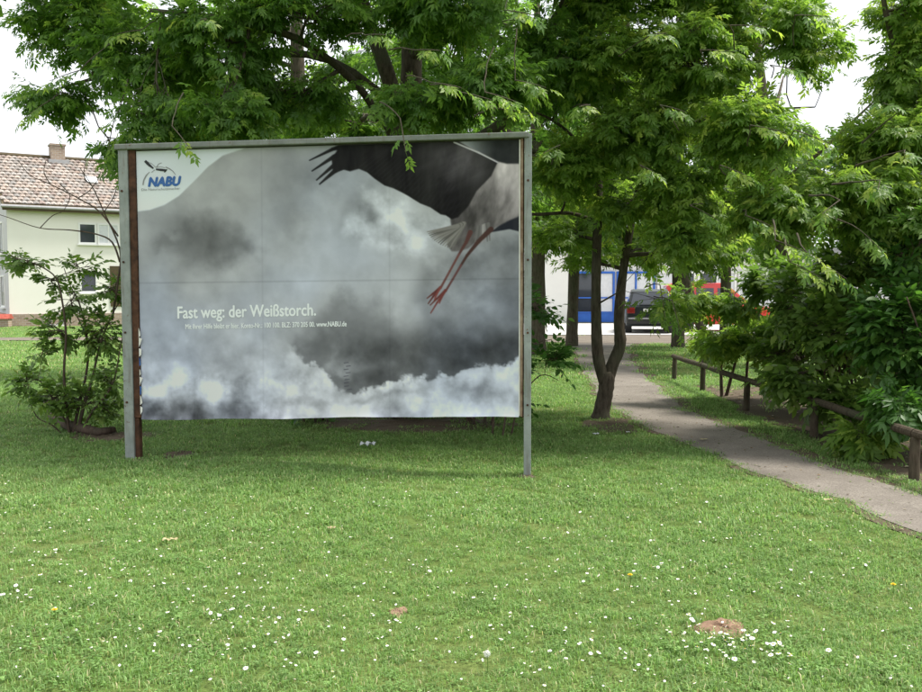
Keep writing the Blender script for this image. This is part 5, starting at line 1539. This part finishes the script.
# ================================================================== CARS
def wheel(parent, x, y, r, w, side):
    wt = MB(); n = 20
    prof = [(r * .62, -w / 2), (r * .93, -w / 2), (r, -w * .3), (r, w * .3), (r * .93, w / 2), (r * .62, w / 2)]
    vs = []; fs = []
    for k in range(n):
        a_ = 2 * math.pi * k / n
        for (rr_, q) in prof: vs.append((math.cos(a_) * rr_, q, math.sin(a_) * rr_))
    m_ = len(prof)
    for k in range(n):
        for q in range(m_ - 1):
            fs.append((k * m_ + q, ((k + 1) % n) * m_ + q, ((k + 1) % n) * m_ + q + 1, k * m_ + q + 1))
    wt.add(vs, fs)
    o = wt.build('wheel', M['tyre'], parent, smooth=True, loc=(x, y, r))
    rm = MB()
    yo = side * w * .42
    rm.tube([(0, -w * .3, 0), (0, w * .3, 0)], r * .2, 10)
    for k in range(5):
        a_ = 2 * math.pi * k / 5
        rm.box((math.cos(a_) * r * .38, yo * .8, math.sin(a_) * r * .38), (r * .5, .03, r * .16), Matrix.Rotation(-a_, 3, 'Y'))
    rm.tube([(0, yo * .55, 0), (0, yo * .6, 0)], r * .63, 20)
    rm.build('rim', M['rim'], o)
def car(name, loc, rz, label, paint, L, Wd, prof, belt, glass_prof, wheels, r, group=None, side_glass=()):
    """x forward, y left; lower body from a side profile, cabin narrower on top"""
    c = empty(name, loc, rz); tag(c, label, 'car', group)
    # body: loft across the width with rounded flanks
    st = [(-Wd / 2, 0.90, .04), (-Wd / 2 + .06, 0.985, .01), (-Wd / 2 + .16, 1.0, 0), (Wd / 2 - .16, 1.0, 0), (Wd / 2 - .06, 0.985, .01), (Wd / 2, 0.90, .04)]
    mb = MB(); n = len(prof); zc = sum(p[1] for p in prof) / n
    vs = []
    for (y, k, inset) in st:
        for (x, z) in prof: vs.append((x * (1 - inset * .5), y, zc + (z - zc) * k))
    fs = []
    for q in range(len(st) - 1):
        for i_ in range(n):
            j_ = (i_ + 1) % n
            fs.append((q * n + i_, q * n + j_, (q + 1) * n + j_, (q + 1) * n + i_))
    fs.append(tuple(range(n))[::-1]); fs.append(tuple((len(st) - 1) * n + i_ for i_ in range(n)))
    mb.add(vs, fs); body_ = mb.build('body', paint, c, smooth=False); bevel(body_, .03, 2)
    # cabin
    g_ = glass_prof; n = len(g_)
    zt = max(z for _, z in g_)
    def yw(z, s): return s * (Wd / 2 - 0.05 - 0.17 * max(0, (z - belt)) / (zt - belt))
    mb = MB(); vs = [(x, yw(z, -1), z) for x, z in g_] + [(x, yw(z, 1), z) for x, z in g_]
    fs = [tuple(range(n)), tuple(range(n, 2 * n))[::-1]] + [(i_, n + i_, n + (i_ + 1) % n, (i_ + 1) % n) for i_ in range(n)]
    mb.add(vs, fs); cab = mb.build('cabin', paint, c); bevel(cab, .04, 2)
    # windscreen and rear window, proud of the cabin skin
    def pane(a_, b_, name_, pad=.09):
        (x0, z0), (x1, z1) = a_, b_
        d = Vector((x1 - x0, z1 - z0)); Ln = d.length; d /= Ln
        nn = Vector((-d.y, d.x)) * .012
        mid = Vector(((g_[0][0] + g_[n // 2][0]) / 2, zt * .8))
        if (Vector((x0, z0)) + nn - mid).length < (Vector((x0, z0)) - nn - mid).length: nn = -nn
        p0 = Vector((x0, z0)) + d * .07 + nn; p1 = Vector((x1, z1)) - d * .06 + nn
        m_ = MB(); m_.add([(p0.x, yw(p0.y, -1) + pad, p0.y), (p0.x, yw(p0.y, 1) - pad, p0.y), (p1.x, yw(p1.y, 1) - pad, p1.y), (p1.x, yw(p1.y, -1) + pad, p1.y)], [(0, 1, 2, 3)])
        return m_.build(name_, M['glass'], c)
    pane(g_[-1], g_[-2], 'windscreen'); rw = pane(g_[0], g_[1], 'rear_window')
    for s in (-1, 1):
        for poly in side_glass:
            m_ = MB(); m_.add([(x, yw(z, s) + s * .012, z) for x, z in poly], [tuple(range(len(poly)))]); m_.build('side_window', M['glass'], c)
    for s in (-1, 1):
        for x in wheels:
            m_ = MB(); m_.tube([(x, s * (Wd / 2 - .22), r), (x, s * (Wd / 2 + .002), r)], r + .06, 20); m_.build('wheel_arch', M['trim'], c)
            wheel(c, x, s * (Wd / 2 - .10), r, .22, s)
    return c
def cbox(c, name, m, *b, bev=.015):
    mb = MB(); mb.b(*b); o = mb.build(name, M[m], c); bevel(o, bev, 2); return o
ck = at(648, 333, 33.4)
car1 = car('hatchback_car', (ck.x + .38, 35.3, 0.035), R(81), 'dark green black hatchback parked with its rear towards the lawn', M['black_paint'], 4.1, 1.74,
           [(-2.02, .34), (-2.05, .62), (-2.0, .98), (.9, .98), (1.75, .86), (2.02, .66), (2.04, .36), (1.8, .24), (-1.85, .24)], .96,
           [(-1.98, .95), (-1.62, 1.52), (-1.2, 1.60), (.1, 1.58), (.45, 1.48), (1.15, .95)], (-1.25, 1.3), .31,
           side_glass=([(-1.72, 1.02), (-1.5, 1.42), (-.75, 1.46), (-.7, 1.02)], [(-.62, 1.02), (-.65, 1.46), (.2, 1.44), (.8, 1.02)]))
for s in (-1, 1):
    cbox(car1, 'tail_light', 'tail_light', -2.075, -2.0, s * .70 - .14, s * .70 + .14, .72, .93)
cbox(car1, 'bumper', 'trim', -2.12, -1.95, -.84, .84, .36, .60, bev=.04); cbox(car1, 'bumper_strip', 'grey_trim', -2.135, -2.118, -.80, .80, .52, .56, bev=.004)
cbox(car1, 'number_plate', 'plate', -2.075, -2.052, -.26, .26, .78, .89, bev=.004)
cbox(car1, 'wiper', 'trim', -1.99, -1.96, -.05, .40, 1.04, 1.06, bev=.004)
for s in (-1, 1): cbox(car1, 'door_mirror', 'trim', .75, .92, s * .92 - .09, s * .92 + .09, .98, 1.12)
kr = at(733, 333, 34.5)
car2 = car('red_van', (kr.x - .35, 35.6, 0.035), R(-7), 'bright red compact van parked side on behind the ash saplings', M['red_paint'], 4.2, 1.75,
           [(-2.05, .36), (-2.08, .7), (-2.04, 1.08), (1.0, 1.06), (1.86, .92), (2.08, .7), (2.1, .38), (1.9, .26), (-1.9, .26)], 1.05,
           [(-2.03, 1.05), (-1.95, 1.72), (-1.7, 1.84), (.05, 1.84), (.3, 1.76), (1.15, 1.04)], (-1.3, 1.35), .32,
           side_glass=([(-1.85, 1.12), (-1.78, 1.62), (-.95, 1.64), (-.95, 1.12)], [(-.85, 1.12), (-.85, 1.64), (-.2, 1.64), (-.2, 1.12)], [(-.06, 1.12), (-.06, 1.64), (.25, 1.62), (.82, 1.12)]))
for s in (-1, 1):
    cbox(car2, 'headlight', 'head_light', 2.0, 2.09, s * .66 - .15, s * .66 + .15, .66, .82); cbox(car2, 'tail_light', 'tail_light', -2.1, -2.04, s * .78 - .08, s * .78 + .08, .8, 1.15)
    cbox(car2, 'door_mirror', 'trim', .62, .76, s * .95 - .08, s * .95 + .08, 1.08, 1.26)
    cbox(car2, 'door_handle', 'trim', -.72, -.56, s * .872 - .012, s * .872 + .012, .93, .96, bev=.004)
cbox(car2, 'bumper', 'trim', 1.98, 2.17, -.85, .85, .36, .58, bev=.04); cbox(car2, 'bumper', 'trim', -2.16, -1.98, -.85, .85, .36, .58, bev=.04)
cbox(car2, 'roof_rail', 'trim', -1.6, -.1, -.66, -.62, 1.86, 1.9, bev=.006); cbox(car2, 'roof_rail', 'trim', -1.6, -.1, .62, .66, 1.86, 1.9, bev=.006)

# ================================================================== SMALL THINGS ON THE LAWN
def daisy_mesh(seed):
    r = random.Random(seed)
    mb = MB(); n = 14; R0 = 0.0115; h = 0.046
    vs = [(0, 0, h + .002)]
    for k in range(n):
        a_ = 2 * math.pi * k / n; q = R0 * r.uniform(.85, 1.1)
        vs.append((math.cos(a_) * q, math.sin(a_) * q, h + r.uniform(.0, .003)))
        a_ += math.pi / n; vs.append((math.cos(a_) * R0 * .78, math.sin(a_) * R0 * .78, h + .001))
    mb.add(vs, [(0, 1 + k, 1 + (k + 1) % (2 * n)) for k in range(2 * n)], 0)
    vs = [(0, 0, h + .0055)] + [(math.cos(2 * math.pi * k / 8) * .0038, math.sin(2 * math.pi * k / 8) * .0038, h + .0028) for k in range(8)]
    mb.add(vs, [(0, 1 + k, 1 + (k + 1) % 8) for k in range(8)], 1)
    mb.tube([(0.004, 0.002, -.005), (0.002, 0, h * .5), (0, 0, h)], .0009, 3, 2, cap=False)
    return mb.mesh('daisy', [M['petal'], M['yellow'], M['stem']])
DM = [daisy_mesh(k) for k in range(4)]
rd_ = random.Random(77)
clusters = [(700, 626, 26, 5, 12, 0), (745, 652, 30, 9, 44, 0), (730, 640, 30, 5, 12, 0), (775, 662, 22, 7, 12, 0),
            (25, 598, 18, 5, 10, 1), (60, 580, 45, 12, 16, 1), (120, 575, 55, 10, 16, 1), (200, 577, 40, 9, 14, 1), (195, 620, 40, 12, 18, 1), (245, 632, 30, 10, 16, 1), (280, 622, 24, 9, 8, 1), (90, 560, 60, 6, 10, 1), (250, 665, 50, 14, 8, 1),
            (590, 578, 50, 10, 14, 2), (640, 582, 40, 7, 14, 2), (690, 572, 40, 6, 12, 2), (650, 655, 40, 12, 16, 2), (570, 670, 30, 12, 12, 2), (810, 568, 40, 8, 8, 2), (500, 600, 60, 12, 8, 2), (440, 568, 60, 8, 8, 2), (620, 540, 90, 8, 12, 2), (760, 600, 60, 10, 6, 2),
            (480, 510, 60, 8, 8, 3), (560, 500, 50, 8, 6, 3), (640, 480, 50, 10, 6, 3), (380, 540, 70, 8, 6, 3), (300, 520, 60, 8, 4, 3), (720, 520, 60, 10, 6, 3), (850, 620, 40, 20, 6, 3), (60, 520, 60, 10, 5, 3), (450, 650, 60, 20, 8, 3)]
cl_where = ['just left of the large bare earth patch', 'in the thick drift below the large bare earth patch', 'along the near rim of the large bare earth patch', 'at the right end of the drift by the large bare earth patch', 'at the far left edge of the lawn', 'left of the yellow flower in the left lawn', 'in the left lawn in front of the left post', 'in the left lawn below the poster slogan', 'in the thick left drift at the bottom', 'right of the thick left drift at the bottom', 'at the right tip of the lower left drift', 'far back on the left lawn', 'in the sparse row at the bottom left', 'left of the yellow flower in the middle right lawn', 'around the yellow flower in the middle right lawn', 'right of the yellow flower in the middle right lawn', 'below left of the large bare earth patch', 'right of the dandelion seed head at the bottom', 'far right, between the path and the large bare patch', 'above the dandelion seed head', 'right of the small bare patch', 'in the thin band in front of the forked tree', 'above the large bare earth patch', 'just in front of the right billboard post', 'to the right of the right billboard post', 'between the right post and the path', 'in the dry strip below the poster', 'on the dry strip below the slogan', 'beside the bend of the path', 'in the lower right corner', 'on the left lawn near the left post', 'at the bottom centre near the seed head']
cnt = 0
for (cx_, cy_, sx, sy, n, li), where in zip(clusters, cl_where):
    for _ in range(max(3, round(n * 0.84))):
        if cnt >= 300: break
        p = ground(cx_ + rd_.gauss(0, sx * (.8 if li == 0 else 1.25)), cy_ + rd_.gauss(0, sy * (.85 if li == 0 else 1.3)))
        if p.y < 3.2 or inside_poly_strip(np.array([p.x]), np.array([p.y]), SA, SB, 0.05)[0] or any(((p.x - a_) / c_) ** 2 + ((p.y - b_) / d_) ** 2 < 1.1 for a_, b_, c_, d_ in PATCHES): continue
        o = bpy.data.objects.new('daisy', DM[cnt % 4]); COL.objects.link(o)
        o.location = (p.x, p.y, gzf(p.x, p.y) - 0.002)
        o.rotation_euler = (rd_.gauss(0.15, .3), rd_.gauss(0, .3), rd_.uniform(0, 6.28))
        s = rd_.choice((.55, .7, .8, .9, 1.0, 1.1)) * rd_.uniform(.9, 1.1) * (1.1 if li == 0 else 0.9); o.scale = (s, s, s * rd_.uniform(.85, 1.1))
        tag(o, 'small white daisy ' + where, 'daisy', 'daisies ' + where)
        cnt += 1

# the many smaller daisies between them
dv = []; df = []; dm = []
for _ in range(750):
    px_, py_ = rd_.uniform(-20, 942), 692 - 210 * rd_.random() ** 0.8
    if px_ > 700 + (692 - py_) * 1.4 and rd_.random() < .6: continue
    p = ground(px_, py_)
    if inside_poly_strip(np.array([p.x]), np.array([p.y]), SA, SB, 0.05)[0]: continue
    m_ = DM[0]; s = rd_.uniform(.35, .7); rt_ = Euler((rd_.gauss(.1, .3), rd_.gauss(0, .3), rd_.uniform(0, 6.28))).to_matrix(); o_ = len(dv)
    dv += [tuple(rt_ @ (v_.co * s) + Vector((0, 0, .012 * (1 - s))) + p) for v_ in m_.vertices]
    df += [tuple(i_ + o_ for i_ in q_.vertices) for q_ in m_.polygons]; dm += [q_.material_index for q_ in m_.polygons]
me = bpy.data.meshes.new('small_daisies'); me.from_pydata(dv, [], df)
for m_ in (M['petal'], M['yellow'], M['stem']): me.materials.append(m_)
me.polygons.foreach_set('material_index', dm)
tag(link('small_daisies', me), 'tiny white daisies sprinkled thinly through the whole near lawn', 'daisies', kind='stuff')

# crumbs, pebbles and dead leaves on path and bed
lr = np.random.default_rng(91)
lx = []; 
while len(lx) < 1500:
    y_ = lr.uniform(5.2, 17); x_ = lr.uniform(2.0, 6.5)
    on = inside_poly_strip(np.array([x_]), np.array([y_]), SA, SB, 0.03)[0]
    if (on and lr.uniform() < .55) or (x_ > 3.95 and lr.uniform() < .5): lx.append((x_, y_, on))
lv = []; lf_ = []; lc = []
for (x_, y_, on) in lx:
    a_ = lr.uniform(0, 6.28); L_ = lr.uniform(.006, .02) if on else lr.uniform(.015, .045); w_ = L_ * lr.uniform(.35, .7)
    z_ = gzf(x_, y_) + .014; c_, s_ = math.cos(a_), math.sin(a_); o_ = len(lv)
    for (u_, v_, h_) in ((-1, 0, 0), (0, -1, .3), (1, 0, .1), (0, 1, .35), (0, 0, -.1)):
        lv.append((x_ + c_ * u_ * L_ - s_ * v_ * w_, y_ + s_ * u_ * L_ + c_ * v_ * w_, z_ + h_ * w_ + .002))
    lf_ += [(o_, o_ + 1, o_ + 4), (o_ + 1, o_ + 2, o_ + 4), (o_ + 2, o_ + 3, o_ + 4), (o_ + 3, o_, o_ + 4)]
    k_ = lr.uniform(.5, 1.5); cc = ((.22 * k_, .15 * k_, .08 * k_, 1), (.1 * k_, .075 * k_, .05 * k_, 1), (.3 * k_, .26 * k_, .19 * k_, 1), (.1 * k_, .15 * k_, .04 * k_, 1))[lr.integers(4)]
    lc += [cc] * 5
tag(link('leaf_litter', np_mesh('leaf_litter', np.array(lv), np.array(lf_), 3, vcol_mat('litter', 'tint', .9, .1), {'tint': np.array(lc)})), 'brown leaf litter and crumbs strewn over the path and bed', 'leaf litter', kind='stuff')

def dandelion(name, px, py, label, clock=False):
    p = ground(px, py); c = empty(name, (p.x, p.y, p.z)); tag(c, label, 'flower')
    h = .07 if not clock else .09
    mb = MB(); mb.tube([(0, 0, -.01), (.004, 0, h * .5), (0, 0, h)], .0018, 5); mb.build('stem', M['stem'], c)
    mb = MB()
    if clock:
        r = random.Random(3)
        for k in range(70):
            z = 1 - 2 * (k + .5) / 70; a_ = k * 2.39996; q = math.sqrt(1 - z * z)
            d = Vector((q * math.cos(a_), q * math.sin(a_), z)); e = Vector((0, 0, h)) + d * .015
            u_ = d.orthogonal().normalized() * .0032; v_ = d.cross(u_)
            mb.add([e + u_, e + v_, e - u_, e - v_], [(0, 1, 2, 3)])
        mb.build('seed_head', M['seed'], c)
    else:
        for ring, (rr_, zz) in enumerate(((.016, .0), (.011, .003), (.006, .005))):
            for k in range(12):
                a_ = 2 * math.pi * (k + .5 * ring) / 12
                d = Vector((math.cos(a_), math.sin(a_), 0)); s = Vector((-d.y, d.x, 0)) * .003
                b0 = Vector((0, 0, h + zz)); mb.add([b0, b0 + d * rr_ * .7 + s, b0 + d * rr_ + Vector((0, 0, .002)), b0 + d * rr_ * .7 - s], [(0, 1, 2, 3)])
        mb.build('petals', M['yellow'], c)
dandelion('yellow_flower', 630, 587, 'yellow flower left of the daisies by the bare patch')
dandelion('yellow_flower', 55, 624, 'yellow flower in the lower left corner lawn')
dandelion('yellow_flower', 893, 597, 'yellow flower at the far right of the near lawn')
dandelion('dandelion_clock', 487, 674, 'round white dandelion seed head at the bottom centre', True)

def scrap(name, px, py, w, d, label, m, seed, h=0.03):
    p = ground(px, py); r = random.Random(seed)
    mb = MB(); nx_, ny_ = 9, 6
    vs = []
    for j_ in range(ny_):
        for i_ in range(nx_):
            u_, v_ = i_ / (nx_ - 1) - .5, j_ / (ny_ - 1) - .5
            k = 1 - .5 * abs(v_) * (1 + .6 * math.sin(5 * u_))
            vs.append((u_ * w * (1 - .35 * abs(v_)) + r.uniform(-1, 1) * w * .02, v_ * d * k + r.uniform(-1, 1) * d * .05 + .12 * w * u_, .03 + h * abs(math.sin(u_ * 7 + 2 * v_ + seed)) + r.uniform(0, h * .3)))
    fs = [(j_ * nx_ + i_, j_ * nx_ + i_ + 1, (j_ + 1) * nx_ + i_ + 1, (j_ + 1) * nx_ + i_) for j_ in range(ny_ - 1) for i_ in range(nx_ - 1)]
    mb.add(vs, fs); o = mb.build(name, M[m], loc=(p.x, p.y, p.z))
    sd = o.modifiers.new('thickness', 'SOLIDIFY'); sd.thickness = .001
    tag(o, label, 'litter')
scrap('paper_scrap', 368, 449, .17, .10, 'crumpled white paper on the shaded grass under the billboard', 'paper', 1, .04)
scrap('paper_scrap', 596, 437, .08, .06, 'small white paper scrap just below the forked tree', 'paper', 2, .015)
scrap('paper_scrap', 628, 435, .05, .04, 'tiny pale scrap right of the forked tree foot', 'paper', 3, .01)
scrap('fallen_leaf', 170, 545, .10, .05, 'pale yellow fallen leaf on the left of the lawn', 'dead_leaf', 4, .012)
scrap('fallen_leaf', 332, 533, .06, .04, 'pale fallen leaf in the middle of the lawn', 'dead_leaf', 5, .012)
scrap('fallen_leaf', 704, 442, .10, .05, 'pale fallen leaf on the near edge of the path', 'dead_leaf', 6, .006)
scrap('fallen_leaf', 828, 504, .07, .05, 'yellowish fallen leaf on the grass by the path', 'dead_leaf', 7, .01)
